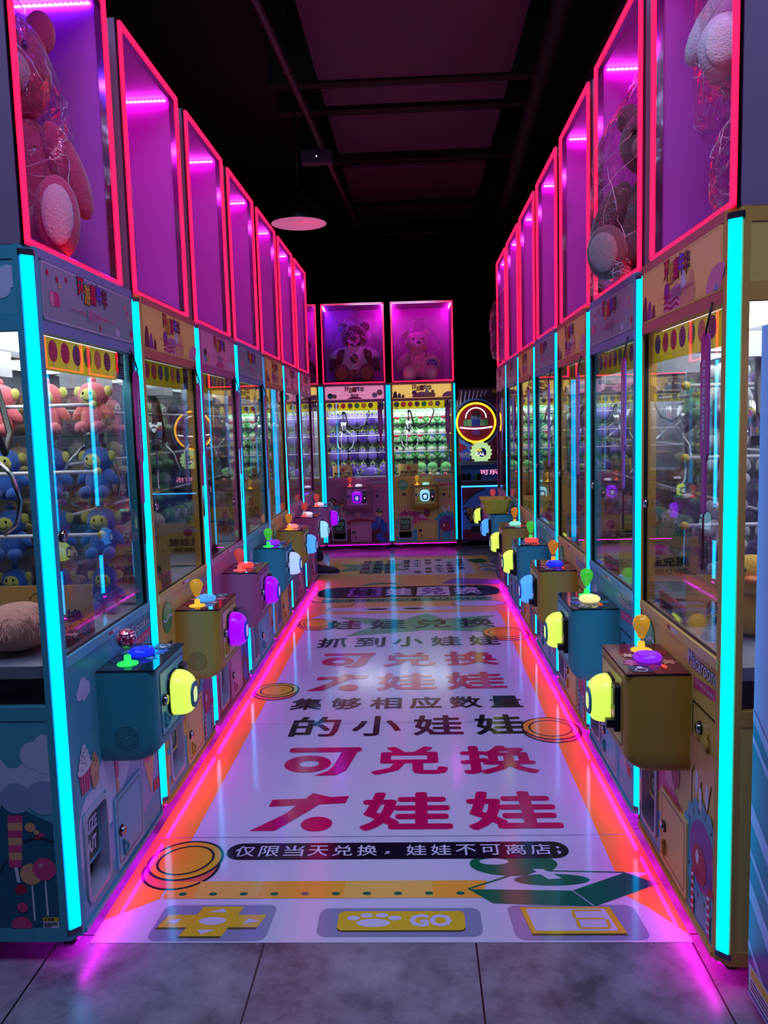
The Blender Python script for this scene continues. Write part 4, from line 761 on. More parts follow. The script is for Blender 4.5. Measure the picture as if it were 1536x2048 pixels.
def place(o, fr, x, y, z, rz=0, rx=0, sc=1.0, ry=0):
    o.matrix_world = Matrix.Translation(Vector(fr.location)) @ Matrix.Rotation(fr.rotation_euler.z, 4, 'Z') @ Matrix.Translation((x, y, z)) @ Matrix.Rotation(rz, 4, 'Z') @ Matrix.Rotation(ry, 4, 'Y') @ Matrix.Rotation(rx, 4, 'X') @ Matrix.Diagonal((*(sc if isinstance(sc, tuple) else (sc, sc, sc)), 1)); return o
ORD = ['first', 'second', 'third', 'fourth', 'fifth', 'sixth', 'seventh', 'eighth', 'ninth', 'tenth']
SHELF = [('top', 1.507), ('middle', 1.282), ('lowest', 1.067)]
def frog(fr, x, y, z, label, bc, rz=0, rx=0, sc=1.05):
    o = place(obj('frog_plush', cached(('frog_plush',), frog_body)), fr, x, y, z, rz, rx, sc); tag(o, label, 'plush toy', 'frog plush in the end machine')
    obj('face', cached(('frog_face',), frog_face), o, label='white muzzle and belly')
    if bc: obj('bow', cached(('bow', bc), bow(bc)), o, label=bc + ' bow')
def egg(fr, x, y, z, label, c, rz=0, rx=0, ry=0):
    o = place(obj('eggplant_plush', cached(('eggplant_plush', c), egg_body(c))), fr, x, y, z, rz, rx, 1.06, ry); tag(o, label, 'plush toy', 'eggplant plush in the end machine')
    obj('leaf_cap', cached(('leaf_cap',), egg_leaf), o, label='green leaf cap')
rng = random.Random(11)
for sh, (sn, z) in enumerate(SHELF):
    for k in range(5):
        x = -.30 + k * .145; frog(FM[2], x, .575, z + .004, '%s frog plush from the left on the %s shelf of the yellow end machine' % (ORD[k], sn), 'red' if z > 1.4 or (sh == 1 and k < 3) else 'blue', rng.uniform(-.25, .25))
    for k in range(6):
        x = -.315 + k * .125; egg(FM[1], x, .585, z + .003, '%s eggplant plush from the left on the %s shelf of the pink end machine' % (ORD[k], sn), 'dark' if (k + sh) % 3 == 1 else 'light', rng.uniform(-.3, .3), ry=rng.uniform(-.03, .03))
    for k in range(5): egg(FM[1], -.26 + k * .13, .712, z + .004, 'back-row eggplant plush, %s from the left, %s shelf of the pink end machine' % (ORD[k], sn), 'light' if (k + sh) % 3 else 'dark', rng.uniform(-.3, .3))
    for k in range(4): frog(FM[2], -.22 + k * .145, .712, z + .004, 'back-row frog plush, %s from the left, %s shelf of the yellow end machine' % (ORD[k], sn), None, rng.uniform(-.25, .25))
for k in range(3): frog(FM[2], .0 + k * .135, .44, .950, 'face-down frog plush, %s from the left in the front heap of frogs' % ORD[k], None, rng.uniform(-.2, .2), 1.3)
for k in range(5): frog(FM[2], -.30 + k * .15, .63, .878, 'upright frog plush, %s from the left, behind the heap of face-down frogs' % ORD[k], 'blue' if k % 2 else None, rng.uniform(-.2, .2), 0, .9)
for k in range(6): egg(FM[1], -.315 + k * .126, .50, .877, '%s eggplant plush from the left standing on the pink machine play floor' % ORD[k], 'light' if k % 2 else 'dark', rng.uniform(-.3, .3), ry=rng.uniform(-.03, .03))
for k in range(2): egg(FM[1], -.12 + k * .22, .26, .938, '%s eggplant plush lying flat at the front of the pink end machine' % ['darker', 'paler'][k], ['dark', 'light'][k], 0, 0, 1.5)
# sweets in front of the frogs
for k in range(7): tag(place(obj('wrapped_prize', cached(('wrapped_prize', k % 3), lambda: MB().ell((0, 0, .022), (.035, .022, .022), mat('wrap_%d' % (k % 3), [(235, 120, 130), (230, 190, 160), (190, 220, 200)][k % 3], .3), 10, 7))), FM[2], .0 + (k % 4) * .09, .09 + .07 * (k // 4), .876, k * .4), '%s small wrapped prize from the left in the %s row before the frog heap' % (ORD[k % 4], ['front', 'rear'][k // 4]), 'prize', 'wrapped prizes')
# dolls of the side machines
for sh, (sn, z) in enumerate(SHELF + [('floor', .875)]):
    for k in range(3):
        c = 'rose' if sh == 0 else 'blue'; w_ = '%s shelf' % sn if sh < 3 else 'play floor'
        doll(c, LM[0], .285, .125 + k * .165, z + .004, -PI / 2 + rng.uniform(-.15, .15), '%s doll of the far side wall, %s from the window, %s, blue doll machine' % (c, ORD[k], w_), 'dolls in the nearest teal machine', .77 if sh < 3 else .68)
        if k < 2: doll('white', RM[0], -.285, .255 + k * .165, z + .004, PI / 2 + rng.uniform(-.15, .15), 'white plush of the far side wall, %s from the window, %s above the duck' % (ORD[k], w_), 'white plush in the nearest yellow machine', .77 if sh < 3 else .68)
        if sh < 3 and k < 2:
            doll(c, LM[0], -.25 + k * .2, .655, z + .004, rng.uniform(-.2, .0), '%s doll of the back wall, %s from the near end, %s, blue doll machine' % (c, ORD[k], w_), 'dolls in the nearest teal machine', .77)
            doll('white', RM[0], .25 - k * .2, .655, z + .004, rng.uniform(.0, .2), 'white plush of the back wall, %s from the near end, %s above the duck' % (ORD[k], w_), 'white plush in the nearest yellow machine', .77)
dc = [('brown', 'tan'), ('pink', 'cream'), ('mint', 'mint'), ('plum', 'plum'), ('tan', 'pink'), ('plum', 'cream')]
dr = [('plum', 'grey'), ('mint', 'cream'), ('grey', 'pink'), ('mint', 'tan'), ('cream', 'brown'), ('rose', 'cream')]
for side, LST, D, sgn in (('left', LM, dc, -1), ('right', RM, dr, 1)):
    for m in range(1, 7):
        a, b = D[m - 1]
        for sh, (sn, z) in enumerate(SHELF):
            for k in range(3 if m < 4 else 2): doll(a if sh % 2 == 0 else b, LST[m], sgn * (.28 - k * .24), .655, z + .004, rng.uniform(-.25, .25), '%s plush, %s from the near end of the %s shelf, %s' % (a if sh % 2 == 0 else b, ORD[k], sn, (SL_ if sgn < 0 else SR_)[m]), 'plush in the ' + (SL_ if sgn < 0 else SR_)[m], .77)
        for k in range(4 if m < 4 else 3): doll(b if k % 2 else a, LST[m], sgn * (.275 - k * .183), .47, .881, rng.uniform(-.5, .5), '%s plush, %s from the near end of the play floor, %s' % (b if k % 2 else a, ORD[k], (SL_ if sgn < 0 else SR_)[m]), 'plush in the ' + (SL_ if sgn < 0 else SR_)[m], .77)
for k, (x, y, a) in enumerate(((.23, .36, .2), (-.15, .44, .2), (-.15, .25, .2))): doll('grey', RM[0], x, y, .8795, a, '%s grey plush from the near end on the play floor around the duck' % ORD[k], 'grey plush heap in the nearest yellow machine', .78)
# shaggy pink plush lying at the front of the nearest left machine
sh_m = fur('shaggy_pink', (226, 160, 140)); mb = MB().ell((0, 0, .06), (.13, .11, .07), sh_m)
for k in range(650):
    t, p = rng.uniform(.1, 1.5), rng.uniform(0, 2 * PI); n_ = Vector((math.sin(t) * math.cos(p), math.sin(t) * math.sin(p), math.cos(t))); q = Vector((n_.x * .125, n_.y * .105, .06 + n_.z * .065))
    e = q + n_ * .03 + Vector((rng.uniform(-.02, .02), rng.uniform(-.02, .02), -.03)); w = n_.cross(Vector((rng.random(), rng.random(), rng.random()))).normalized() * .0022
    mb.add([q - w, q + w, e, q + n_ * .004], [(0, 1, 2), (1, 3, 2), (3, 0, 2)], sh_m)
for k, (x, y, lab) in enumerate(((-.215, .20, 'shaggy pink plush heap beside the clear chute in the blue doll machine'), (-.19, .46, 'shaggy pink plush lying farther back in the blue doll machine'))):
    if k == 0: o = place(obj('shaggy_plush', mb), LM[0], x, y, .889, .0)
    else: o = place(obj('shaggy_plush', o.data), LM[0], x, y, .889, 3.0)
    tag(o, lab, 'plush toy', 'shaggy plush')
tag(place(obj('duck_plush', MB().ell((0, 0, .075), (.075, .085, .075), fur('duck_yellow', (226, 176, 50))).ell((0, -.04, .185), .058, fur('duck_yellow', (226, 176, 50))).ell((0, -.10, .18), (.026, .03, .012), mat('beak', (230, 120, 40), .5), 10, 7).ell((-.022, -.09, .205), .007, EYE, 8, 6).ell((.022, -.09, .205), .007, EYE, 8, 6)), RM[0], .065, .20, .8765, 1.2), 'round yellow duck plush low beside the window of the white plush machine', 'plush toy')

# ------------------------------------------------------------------ big prizes in the display boxes
def bear_body(c, sole):
    def f():
        m = fur('fur_bear_' + c, BEAR[c][0]); mb = MB().ell((0, .02, .20), (.155, .13, .19), m, 20, 12).ell((0, -.01, .475), (.135, .12, .125), m, 20, 12)
        for s in (-1, 1):
            mb.ell((s * .105, .01, .575), (.052, .035, .052), m, 12, 8).ell((s * .165, -.06, .24), (.055, .055, .13), m, 12, 8, ('Y', -s * .55)).tube([(s * .07, -.02, .09), (s * .10, -.14, .085), (s * .115, -.25, .085)], [.085, .08, .07], m, 14).ell((s * .115, -.26, .095), (.075, .05, .095), m, 14, 9)
        return mb
    return f
BEAR = {'brown': ((104, 56, 50), (150, 96, 80)), 'palepink': ((240, 170, 200), (250, 205, 220)), 'rose': ((216, 70, 110), (246, 170, 190)), 'white': ((232, 215, 225), (245, 235, 240)), 'grey': ((120, 96, 96), (170, 150, 150))}
def bear_muzzle(c): return lambda: MB().ell((0, -.115, .445), (.062, .05, .048), fur('sole_' + c, BEAR[c][1]), 14, 9).ell((0, -.16, .46), (.022, .014, .016), EYE, 10, 7)
def bear_sole(c, q): return lambda: MB().ell((q * .115, -.298, .095), (.052, .018, .068), fur('sole_' + c, BEAR[c][1]), 14, 8)
def bear_eye(q): return lambda: MB().ell((q * .05, -.118, .505), .012, EYE, 8, 6)
def shirt():
    mb = MB().loft([[(r * math.cos(t), .02 + r * .86 * math.sin(t), z) for t in [2 * PI * k / 24 for k in range(24)]] for r, z in ((.160, .14), (.166, .22), (.158, .30), (.12, .37), (.085, .39))], WHITE, cap=False)
    for s in (-1, 1): mb.tube([(s * .11, 0, .32), (s * .165, -.03, .29), (s * .205, -.06, .24)], [.06, .062, .066], WHITE, 12)
    return mb.ell((0, -.128, .25), (.04, .012, .05), EYE, 12, 8)
def bear(c, box, x, y, z, rz, label, sc=1.0, rx=0.0, sh=False, badge=False, ry=0.0):
    o = place(obj('teddy_bear', cached(('teddy_bear', c), bear_body(c, 0))), box, x, y, z, rz, rx, sc, ry); tag(o, label, 'teddy bear'); obj('muzzle', cached(('muzzle', c), bear_muzzle(c)), o, label='paler muzzle with a dark nose')
    for q in (-1, 1): obj('sole', cached(('sole', c, q), bear_sole(c, q)), o, label='paler foot sole'); obj('eye', cached(('eye', q), bear_eye(q)), o)
    if sh: obj('shirt', cached(('shirt',), shirt), o, label='white t-shirt with a dark print')
    if badge:
        fb = lambda a, b, c_: (a, -.245 - c_, b); mb = MB().ell((.13, -.20, .20), (.10, .045, .10), fur('sole_' + c, BEAR[c][1]), 16, 10).disc(fb, .13, .20, .06, .003, BLUEP).ring(fb, .13, .20, .058, .066, .004, WHITE); mb.text('PLAY', fb, .095, .165, .205, .225, .005, WHITE, .02).text('FUN', fb, .10, .16, .175, .197, .005, WHITE, .02)
        obj('badge_cushion', mb, o, label='round cushion with a blue badge')
    return o
def bag(box, x, y, z, w, d, h, label, seed=0, top=.12, tie=True):
    r = random.Random(seed); N, K = 40, 22; R = []
    for j in range(K + 1):
        t = j / K; q = (1.0 - .12 * (1 - min(1, t * 6)) ** 2) if t < .55 else 1.0 - (1 - top) * ((t - .55) / .45) ** 1.25
        if t < .04: q *= .72 + t * 7
        R.append([(x + w * q * (1 + r.uniform(-.022, .022)) * math.cos(2 * PI * k / N), y + d * q * (1 + r.uniform(-.022, .022)) * math.sin(2 * PI * k / N), z + .010 + h * t + r.uniform(-.008, .008)) for k in range(N)])
    if tie: 
        f = [(x + (px - x) * 2.6, y + (py - y) * 2.6, pz + .05) for px, py, pz in R[-1]]; R.append(f)
    mb = MB().loft(R, FILM, True, cap=False); o = obj('plastic_bag', mb, loc=box.location, rot=box.rotation_euler); cr = MB(); ctr = Vector((x, y, 0))
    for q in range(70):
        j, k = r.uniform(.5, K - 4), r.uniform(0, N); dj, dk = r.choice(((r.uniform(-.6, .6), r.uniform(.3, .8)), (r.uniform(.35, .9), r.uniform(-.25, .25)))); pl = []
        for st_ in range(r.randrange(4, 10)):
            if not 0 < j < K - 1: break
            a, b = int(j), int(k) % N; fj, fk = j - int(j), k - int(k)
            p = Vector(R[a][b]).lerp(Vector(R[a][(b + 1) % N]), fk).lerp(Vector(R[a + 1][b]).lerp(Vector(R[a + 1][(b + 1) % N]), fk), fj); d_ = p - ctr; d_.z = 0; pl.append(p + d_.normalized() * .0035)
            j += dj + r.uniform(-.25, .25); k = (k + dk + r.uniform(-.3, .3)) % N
        if len(pl) > 2: cr.tube(pl, [.0004] + [r.uniform(.0005, .0016) for _ in pl[2:]] + [.0004], CREASE_GLINT, 5)
    obj('crease_glint', cr, o, label='pale painted glints along the folds of film'); o['kind'] = 'thing'; return tag(o, label, 'plastic bag', 'clear bags over the big prizes')
FZ = BZ0 + .0125
bear('rose', LB[0], .10, .222, FZ, -1.15, 'large rose pink bear with pale soles bagged in the violet lit display box', (.86, .9, 1.28)); bag(LB[0], .02, .232, FZ, .30, .185, .88, 'clear crinkled bag over the rose pink bear', 1)
bear('white', RB[0], .0, .222, FZ + .35, 1.15, 'large white bear hanging high in a bag above the white plush machine', (.86, .8, .86), .0); bag(RB[0], .04, .205, FZ + .27, .28, .175, .63, 'clear bag bulging high around the white bear', 2, .25); bag(RB[0], .17, .17, FZ, .15, .15, .29, 'crinkled clear bag end low under the hanging white bear', 12, .5)
bear('grey', RB[1], .04, .17, FZ + .014, 1.0, 'dark greyish bear bagged low above the cream button teal machine', 1.0, .12); bag(RB[1], .03, .14, FZ + .012, .30, .22, .78, 'large clear bag spilling over the front edge of its neon box', 3, .10)
bag(RB[1], .06, -.035, BZ0 - .02, .22, .06, .10, 'loose hem of clear film hanging below the spilling bag', 13, .6, False)
bear('brown', FB[1], 0, .37, FZ, 0, 'brown teddy bear in a white t-shirt in the violet lit end box', (1.28, 1.0, 1.2), sh=True); bag(FB[1], 0, .285, FZ, .335, .245, .84, 'clear bag over the brown teddy bear in the violet lit end box', 4)
bear('palepink', FB[2], -.05, .36, FZ, .1, 'pale pink teddy bear holding a round badge cushion', (1.12, .98, 1.02), badge=True); bag(FB[2], -.03, .285, FZ, .31, .245, .72, 'clear bag over the pale pink teddy bear in the end box', 5)
bear('brown', FB[0], .15, .34, FZ, 0, 'dark bear in the end box half hidden behind the left row', .85); bag(FB[0], .16, .27, FZ, .2, .22, .7, 'clear bag in the end box half hidden behind the left row', 6)
for k, (B, x, y, s, c, sd) in enumerate(((LB[1], -.19, .27, .78, 'grey', 7), (LB[2], -.21, .27, .72, 'rose', 8), (LB[3], -.14, .27, .62, 'white', 9), (LB[4], -.16, .27, .9, 'grey', 10), (LB[6], -.15, .28, .7, 'rose', 14), (RB[2], .15, .27, .80, 'grey', 11), (RB[3], .20, .28, .7, 'white', 15), (RB[5], .12, .26, .72, 'brown', 16), (RB[6], .09, .20, .85, 'rose', 17))):
    side = 'left' if B in LB else 'right'; n_ = (LB if side == 'left' else RB).index(B)
    bear(c, B, x, y + .05, FZ, 0, '%s bear bagged in the neon box above the %s' % (c, (SL_ if side == 'left' else SR_)[n_]), s * .82); bag(B, x, y, FZ, min(.16, .34 - abs(x)) if side == 'left' or n_ != 6 else .21, .22 if n_ != 6 or side == 'left' else .30, s * .92, 'clear bag over the %s bear above the %s' % (c, (SL_ if side == 'left' else SR_)[n_]), sd)

# ------------------------------------------------------------------ pink paddles hanging in front of the glass
PADM = mat('paddle_magenta', (200, 50, 150), .3, emit=None)
def paddle():
    mb = MB(); o = [(.027 * math.cos(t), 1.70 + .027 * math.sin(t)) for t in [PI * k / 12 for k in range(13)]] + [(-.027, 1.42), (-.014, 1.40), (-.012, 1.27), (-.008, 1.262), (.008, 1.262), (.012, 1.27), (.014, 1.40), (.027, 1.42)]
    mb.prism(o, FR, .020, .026, PADM)
    for k in range(9): z = 1.64 - k * .023; mb.flat(rrect(-.008, .008, z, z + .017, .003, 2), FR, .0266, CLOUD); mb.flat([(-.003, z + .005), (.004, z + .005), (.004, z + .011), (-.003, z + .011)], FR, .0268, PADM)
    return mb
def paddle_cord(): return MB().tube([(0, -.023, 1.70), (.012, -.026, 1.735), (.006, -.012, 1.79), (0, -.008, 1.80)], .003, BLACK, 6)
def paddle_loop(): return MB().tube([(0, -.023, 1.266), (-.006, -.023, 1.20), (-.008, -.023, 1.13), (-.002, -.023, 1.115), (.005, -.023, 1.13), (.004, -.023, 1.20), (.002, -.023, 1.266)], .0018, mat('cord_dark_red', (90, 10, 30), .6), 6)
for side, LST in (('left', LM), ('right', RM), ('end', FM)):
    for k, m_ in enumerate(LST):
        if side == 'end' and k == 0: continue
        o = obj('hand_paddle', cached(('hand_paddle',), paddle)); o.matrix_world = Matrix.Translation(Vector(m_.location)) @ Matrix.Rotation(m_.rotation_euler.z, 4, 'Z') @ Matrix.Translation((.30, 0, 0))
        tag(o, ('magenta paddle hanging on the glass of the %s' % (SL_ if side == 'left' else SR_)[k]) if side != 'end' else 'magenta paddle hanging on the %s end machine' % ['', 'eggplant', 'frog'][k], 'paddle', 'magenta paddles')
        obj('cord', cached(('cord',), paddle_cord), o); obj('wrist_loop', cached(('wrist_loop',), paddle_loop), o)

# yellow basket on the sixth right control box
BK = mat('basket_yellow', (214, 176, 30), .4); mb = MB()
R = [[(x * s, y * s2, z) for x, y in rrect(-.16, .16, -.11, .11, .03, 5)] for s, s2, z in ((.80, .78, 0), (1.0, 1.0, .10), (1.05, 1.07, .10), (1.05, 1.07, .112), (.97, .96, .112), (.78, .76, .006))]
mb.loft(R, BK, False)
bo = tag(place(obj('plastic_basket', mb), RM[5], .0, -.142, .7925), 'yellow plastic basket set on a teal control box', 'basket')
mb = MB()
for k in range(5): mb.box(.05 + k * .018, .058 + k * .018, -.106, -.098, .05, .085, CLOUD)
obj('vent_slots', mb, bo)

# ------------------------------------------------------------------ coin game cabinet with the yellow ring
cg = tag(obj('coin_game_cabinet', None, loc=farp(.885, .02), rot=(0, 0, FA)), 'dark arcade cabinet with a glowing yellow ring beside the frog machine', 'arcade cabinet')
NAVY = mat('cabinet_navy', (20, 20, 34), .4); REDB = mat('cabinet_red', (150, 24, 36), .4); SKYB = mat('cabinet_blue', (80, 130, 210), .35); ORG = mat('cabinet_orange', (220, 130, 40), .4)
mb = MB().box(-.355, .385, .0, .7, .07, .80, NAVY).box(-.355, .385, .22, .7, .80, 1.93, NAVY).box(-.355, -.345, .0, .24, .80, 1.0, NAVY).box(.36, .385, .0, .24, .80, 1.0, NAVY).box(-.355, .385, .02, .24, 1.0, 1.04, STEEL); obj('cabinet', mb, cg)
c0 = .0008; fu = lambda a, b, c: (a, .22 - c, b); mb = MB().box(-.35, .36, .205, .22, 1.05, 1.92, REDB); fq = lambda a, b, c: (a, .205 - c, b); mb.clips = [(-.349, .359, 1.052, 1.918)]
mb.flat([(-.36, 1.05), (.36, 1.05), (.36, 1.2), (.1, 1.32), (-.1, 1.25), (-.36, 1.15)], fq, c0, DKRED)
mb.flat([(-.36, 1.72), (-.30, 1.92), (.36, 1.92), (.36, 1.75)], fq, c0, OUTL)
for k in range(7): mb.flat([(-.34 + k * .05, 1.72 + k * .02), (-.325 + k * .05, 1.72 + k * .02), (-.30 + k * .05, 1.90), (-.315 + k * .05, 1.90)], fq, c0 + .0004, CLOUD)
mb.text('可乐先生', fq, .06, .34, 1.86, 1.905, c0 + .0008, WARN, .03)
mb.disc(fq, -.14, 1.51, .295, c0 + .001, NAVY, n=40).ring(fq, -.14, 1.51, .275, .295, c0 + .0013, SKYB).disc(fq, -.14, 1.51, .245, c0 + .0016, REDB)
mb.flat([(-.22, 1.29), (-.06, 1.29), (.02, 1.10), (-.20, 1.06), (-.12, 1.15)], fq, c0 + .0014, WARN).flat([(-.30, 1.30), (-.22, 1.24), (-.20, 1.08), (-.24, 1.08), (-.26, 1.22), (-.36, 1.28)], fq, c0 + .0015, SKYB)
mb.flat([(-.20, 1.53), (-.08, 1.53), (-.08, 1.60), (-.20, 1.60)], fq, c0 + .002, GREYP).text('乌', fq, -.19, -.09, 1.575, 1.66, c0 + .0026, BLACK, .03)
for k, m_ in enumerate((GRN, GRNL, BLUEP, BLUEP, GRNL, GRN)): mb.flat([(-.29 + k * .05, 1.47), (-.245 + k * .05, 1.47), (-.245 + k * .05, 1.55), (-.29 + k * .05, 1.55)], fq, c0 + .003, m_)
mb.flat([(-.19, 1.36), (-.09, 1.36), (-.11, 1.44), (-.17, 1.44)], fq, c0 + .003, VIOL)
mb.clips = None; mb.disc(fq, -.27, 1.115, .075, c0 + .002, BLUEP).text('WIN', fq, -.355, -.185, 1.085, 1.145, c0 + .0032, WHITE, .05).text('WIN', fq, -.35, -.19, 1.09, 1.14, c0 + .0038, BLACK, .0)
up = obj('upper_panel', mb, cg)
obj('ring_light', MB().tube([fq(-.14 + .235 * math.cos(2 * PI * k / 56), 1.51 + .235 * math.sin(2 * PI * k / 56), .012) for k in range(56)], .0115, glow('yellow_neon', (1.0, .50, .015), 2.2), 8, True), up, label='glowing yellow ring')
obj('arc_light', MB().tube([fq(-.14 + .125 * math.cos(PI * k / 20), 1.565 + .125 * math.sin(PI * k / 20), .012) for k in range(21)], .006, glow('white_neon', (.8, .9, 1), 2.0), 8).tube([fq(-.34 + .4 * k / 12, 1.455 - .018 * math.sin(PI * k / 12), .012) for k in range(13)], .008, MT['white_neon'], 8), up, label='white glowing arc')
g = []
for k in range(32): r_ = .138 if k % 2 else .118; g.append((-.085 + r_ * math.cos(2 * PI * k / 32), 1.145 + r_ * math.sin(2 * PI * k / 32)))
mb = MB().prism(g, fq, .004, .03, glow('lime_sign', (.62, .95, .42), .78)).disc(fq, -.075, 1.145, .055, .0305, BLUEP, n=24)
mb.text('MR', fq, -.15, -.07, 1.155, 1.19, .0312, glow('sign_yellow', (1, .75, .05), 1.0), .04).text('CAL', fq, -.155, -.04, 1.105, 1.145, .0312, glow('sign_white', (1, 1, 1), 1.0), .04).flat(star(-.035, 1.12, .022), fq, .032, CRM); obj('badge_sign', mb, up, label='glowing lime serrated badge')
mb = MB().box(-.345, .36, .03, .21, .80, .815, STEEL).box(-.345, .36, .19, .21, .815, 1.0, SKYB); fb = lambda a, b, c: (a, .19 - c, b)
mb.text('可乐', fb, -.10, .12, .87, .93, .002, glow('script_pink', (1, .25, .45), 1.4), .02); obj('play_tray', mb, cg)
for k, (x, m_) in enumerate(((-.305, BROWN), (-.245, BLACK), (-.16, GRN), (-.12, BLACK), (.20, BLUEP), (.26, BLUEP), (.32, NAVY))): tag(place(obj('cup', MB().loft([[(r_ * math.cos(t), r_ * math.sin(t), z) for t in [2 * PI * q / 14 for q in range(14)]] for r_, z in ((.018, 0), (.025, .07), (.026, .072), (.022, .07), (.016, .006))], m_)), cg, x, .12, .816), '%s small cup from the left on the tray of the ringed arcade cabinet' % ORD[k], 'cup', 'cups on the tray')
obj('blue_light_bar', MB().box(-.352, .37, -.012, -.002, .735, .752, glow('blue_bar', (.05, .45, 1.0), 2.0)).box(-.354, -.346, -.012, -.002, .10, .735, glow('blue_bar2', (.02, .16, 1.0), 1.2)), cg)
fl = FR; mb = MB().box(-.35, .36, -.004, .0, .10, .73, SKYB); c0 = .0048; mb.clips = [(-.349, .359, .102, .728)]
mb.flat([(-.36, .73), (-.05, .73), (-.2, .66), (-.36, .54)], fl, c0, DKRED).stroke(fl, [(-.36 + .3 * k / 10, .50 + .2 * math.sin(k / 10 * 1.57)) for k in range(11)], .02, c0 + .0003, NAVY)
mb.flat([(-.36, .10), (.36, .10), (.36, .22), (-.36, .22)], fl, c0, DKRED).stroke(fl, [(-.30 + .12 * math.cos(t), .36 + .12 * math.sin(t)) for t in [1 + k * .3 for k in range(10)]], .025, c0 + .0004, NAVY)
mb.flat([(-.02, .56), (.05, .56), (.05, .60), (-.02, .60)], fl, c0, NAVY).flat([(-.33, .42), (-.13, .50), (-.03, .36), (-.23, .28)], fl, c0 + .0006, BLACK)
for ch, x, y in (('可', -.26, .42), ('乐', -.16, .44), ('先', -.23, .335), ('生', -.13, .36)): mb.text(ch, fl, x - .03, x + .05, y - .02, y + .06, c0 + .0012, WARN, .02)
mb.flat([(-.24, .18), (.20, .18), (.20, .26), (-.24, .26)], fl, c0 + .001, BLACK).text('请投币', fl, -.14, .12, .195, .245, c0 + .0014, mat('dim_text', (90, 90, 110), .5), .01); obj('lower_panel', mb, cg)
for k, x in enumerate((-.30, .30)): obj('caster', MB().cyl((x - .012, .08, .027), (x + .012, .08, .027), .027, RUBBER, 14).box(x - .018, x + .018, .06, .10, .05, .07, STEEL), cg)

# ------------------------------------------------------------------ lilac vending cabinet close on the right
vc = tag(obj('vending_cabinet', None, loc=(.812, 0, 0)), 'lilac cabinet with blue diagonal stripes at the right edge of the photo', 'vending machine')
LIL = mat('lilac_panel', (190, 165, 228), .35); SB = mat('stripe_blue', (36, 84, 130), .35); SL = mat('stripe_light', (185, 180, 230), .35)
obj('body', MB().box(0, .6, 0.95, 1.96, .05, 1.72, LIL).box(.02, .6, .93, .95, .07, 1.70, STEEL), vc); fv = lambda a, b, c: (-c, 1.96 - a, b); mb = MB()
mb.flat([(0, .06), (.97, .06), (.97, .20), (0, .78)], fv, .0008, SB)
for a, w in ((.80, .03), (.735, .02), (.56, .05), (.44, .02), (.36, .05), (.20, .02)): mb.flat([(0, a), (.97, a - .62), (.97, a - .62 - w), (0, a - w)], fv, .0012, SL)
mb.flat([(.01, .07), (.16, .07), (.16, .14), (.01, .14)], fv, .0016, WHITE).flat([(.02, .11), (.15, .11), (.15, .135), (.02, .135)], fv, .002, WARN)
for k in range(3): mb.flat([(.02, .078 + k * .01), (.14, .078 + k * .01), (.14, .083 + k * .01), (.02, .083 + k * .01)], fv, .002, BLACK)
obj('side_print', mb, vc)
for x in (.05, .55):
    for y in (1.0, 1.87): obj('foot', MB().cyl((x, y, 0), (x, y, .05), .025, RUBBER, 12), vc)

# ------------------------------------------------------------------ person on a stool behind the last pink machine, one shoe in the aisle
TROU = mat('dark_trousers', (24, 26, 40), .8); SHOE = mat('dark_shoe', (30, 28, 34), .6); SOLE = mat('shoe_sole', (150, 150, 155), .6); SKIN = mat('skin', (200, 150, 125), .5); JACK = mat('dark_jacket', (40, 42, 58), .8); HAIR = mat('black_hair', (14, 12, 12), .6)
def skin_body(name, pts, edges, m, parent=None, lv=2):
    me = bpy.data.meshes.new(name); me.from_pydata([p[:3] for p in pts], edges, []); o = bpy.data.objects.new(name, me); COL.objects.link(o)
    o.modifiers.new('skin', 'SKIN'); o.modifiers.new('sub', 'SUBSURF').levels = lv
    for v, p in zip(me.skin_vertices[0].data, pts): v.radius = (p[3], p[3] if len(p) < 5 else p[4])
    me.skin_vertices[0].data[0].use_root = True; dg = bpy.context.evaluated_depsgraph_get(); dg.update(); nm = bpy.data.meshes.new_from_object(o.evaluated_get(dg)); bpy.data.objects.remove(o)
    nm.materials.clear(); nm.materials.append(m)
    for p in nm.polygons: p.use_smooth = True; p.material_index = 0
    return obj(name, nm, parent)
PX, PY = -1.58, 8.33
pts = [(PX, PY, .52, .13, .15), (PX, PY, .72, .12, .15), (PX + .02, PY, .92, .13, .17), (PX + .03, PY, 1.04, .09, .10), (PX + .04, PY, 1.10, .05), (PX + .05, PY, 1.18, .07), (PX + .05, PY, 1.27, .085, .08), (PX + .05, PY, 1.33, .06)]
ed = [(0, 1), (1, 2), (2, 3), (3, 4), (4, 5), (5, 6), (6, 7)]
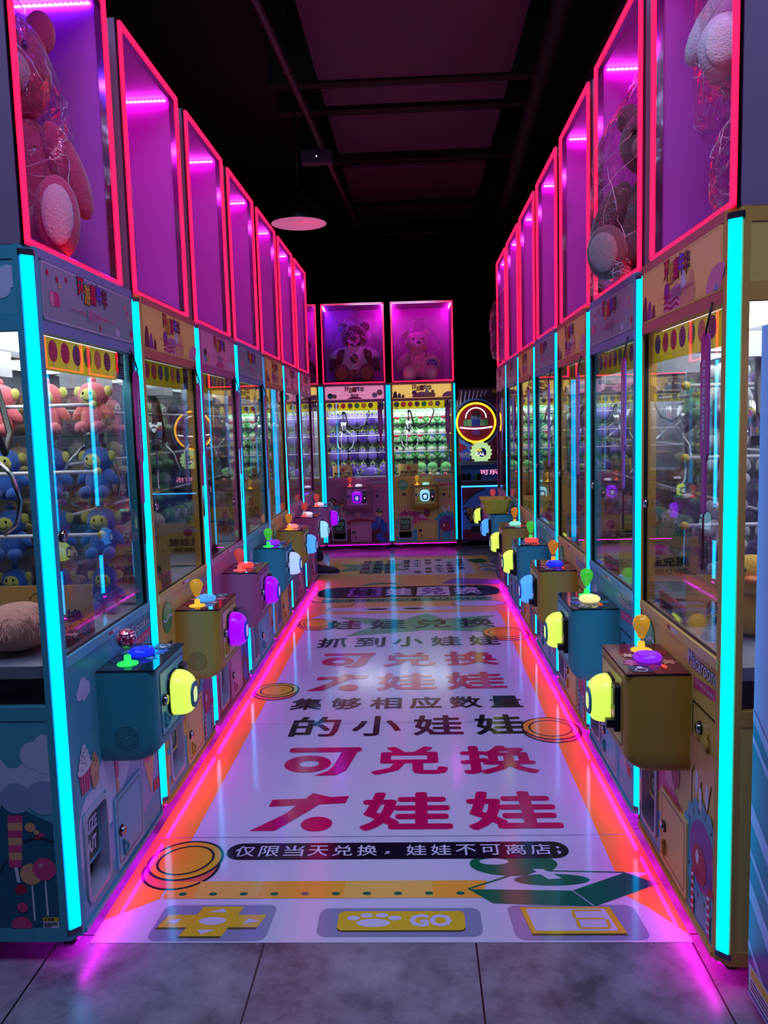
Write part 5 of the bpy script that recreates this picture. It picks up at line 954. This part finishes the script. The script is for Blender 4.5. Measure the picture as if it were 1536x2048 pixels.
for sgn in (-1, 1):
    b = len(pts); y = PY + sgn * .17
    pts += [(PX + .02, PY + sgn * .16, .98, .06), (PX + .06, y + sgn * .04, .78, .045), (PX + .28, PY + sgn * .12, .66, .036), (PX + .36, PY + sgn * .08, .64, .026), (PX + .42, PY + sgn * .07, .63, .03)]
    ed += [(2, b), (b, b + 1), (b + 1, b + 2), (b + 2, b + 3), (b + 3, b + 4)]
    for q in range(5):
        h = len(pts); yy = PY + sgn * (.07 + (q - 2) * .014); pts += [(PX + .46, yy, .63 - abs(q - 2) * .002, .009), (PX + .475 + (.02 if 0 < q < 4 else .005), yy, .615, .008), (PX + .48 + (.015 if 0 < q < 4 else 0), yy, .60, .007)]; ed += [(b + 4, h), (h, h + 1), (h + 1, h + 2)]
    b = len(pts); kx = (.42, .40)[sgn > 0]; fx = (.56, .30)[sgn > 0]
    pts += [(PX + .05, PY + sgn * .10, .50, .095), (PX + kx, PY + sgn * .11, .53, .065), (PX + (kx + fx) / 2 + .02, PY + sgn * .10, .30, .055), (PX + fx, PY + sgn * .09, .10, .04), (PX + fx + .10, PY + sgn * .09, .045, .035)]
    ed += [(0, b), (b, b + 1), (b + 1, b + 2), (b + 2, b + 3), (b + 3, b + 4)]
pe = skin_body('person', pts, ed, SKIN); tag(pe, 'person in dark clothes sitting behind the last pink machine, one shoe in the aisle', 'person')
obj('hair', MB().ell((PX + .04, PY, 1.325), (.098, .092, .088), HAIR, 16, 10), pe)
skin_body('jacket', [(PX, PY, .56, .155, .17), (PX, PY, .74, .145, .175), (PX + .02, PY, .93, .15, .19), (PX + .03, PY, 1.05, .075, .08)] + sum([[(PX + .02, PY + g * .17, .99, .075), (PX + .06, PY + g * .215, .78, .062), (PX + .27, PY + g * .125, .665, .05)] for g in (-1, 1)], []), [(0, 1), (1, 2), (2, 3), (2, 4), (4, 5), (5, 6), (2, 7), (7, 8), (8, 9)], JACK, pe)
skin_body('trousers', [(PX, PY, .53, .145, .165)] + sum([[(PX + .05, PY + g * .10, .50, .11), (PX + kx, PY + g * .11, .535, .08), (PX + (kx + fx) / 2 + .02, PY + g * .10, .30, .068), (PX + fx, PY + g * .09, .12, .058)] for g, kx, fx in ((-1, .42, .56), (1, .40, .30))], []), [(0, 1), (1, 2), (2, 3), (3, 4), (0, 5), (5, 6), (6, 7), (7, 8)], TROU, pe)
for g, fx in ((-1, .56), (1, .30)):
    x0, y0 = PX + fx, PY + g * .09; mb = MB()
    mb.loft([[(x0 + (a - .05) * 1.0, y0 + b * wv, z) for a, b in rrect(-.03, .25 * q, -.048, .048, .045, 5)] for z, q, wv in ((.012, 1.0, 1.0), (.04, .99, 1.0), (.065, .86, .9), (.085, .55, .8), (.105, .36, .75))], SHOE); so = obj('shoe', mb, pe)
    obj('sole', MB().prism([(x0 + a - .05, y0 + b) for a, b in rrect(-.035, .255, -.052, .052, .05, 6)], lambda a, b, c: (a, b, c), .001, .014, SOLE), so, label='pale shoe sole')
st = tag(obj('stool', None, loc=(PX, PY, 0)), 'low dark stool under the sitting person', 'stool')
obj('seat', MB().cyl((0, 0, .34), (0, 0, .372), .17, BLACK, 24), st)
for a in (.8, 2.4, 3.9, 5.5): obj('leg', MB().tube([(.11 * math.cos(a), .11 * math.sin(a), .34), (.16 * math.cos(a), .16 * math.sin(a), 0)], .014, STEEL, 8), st)
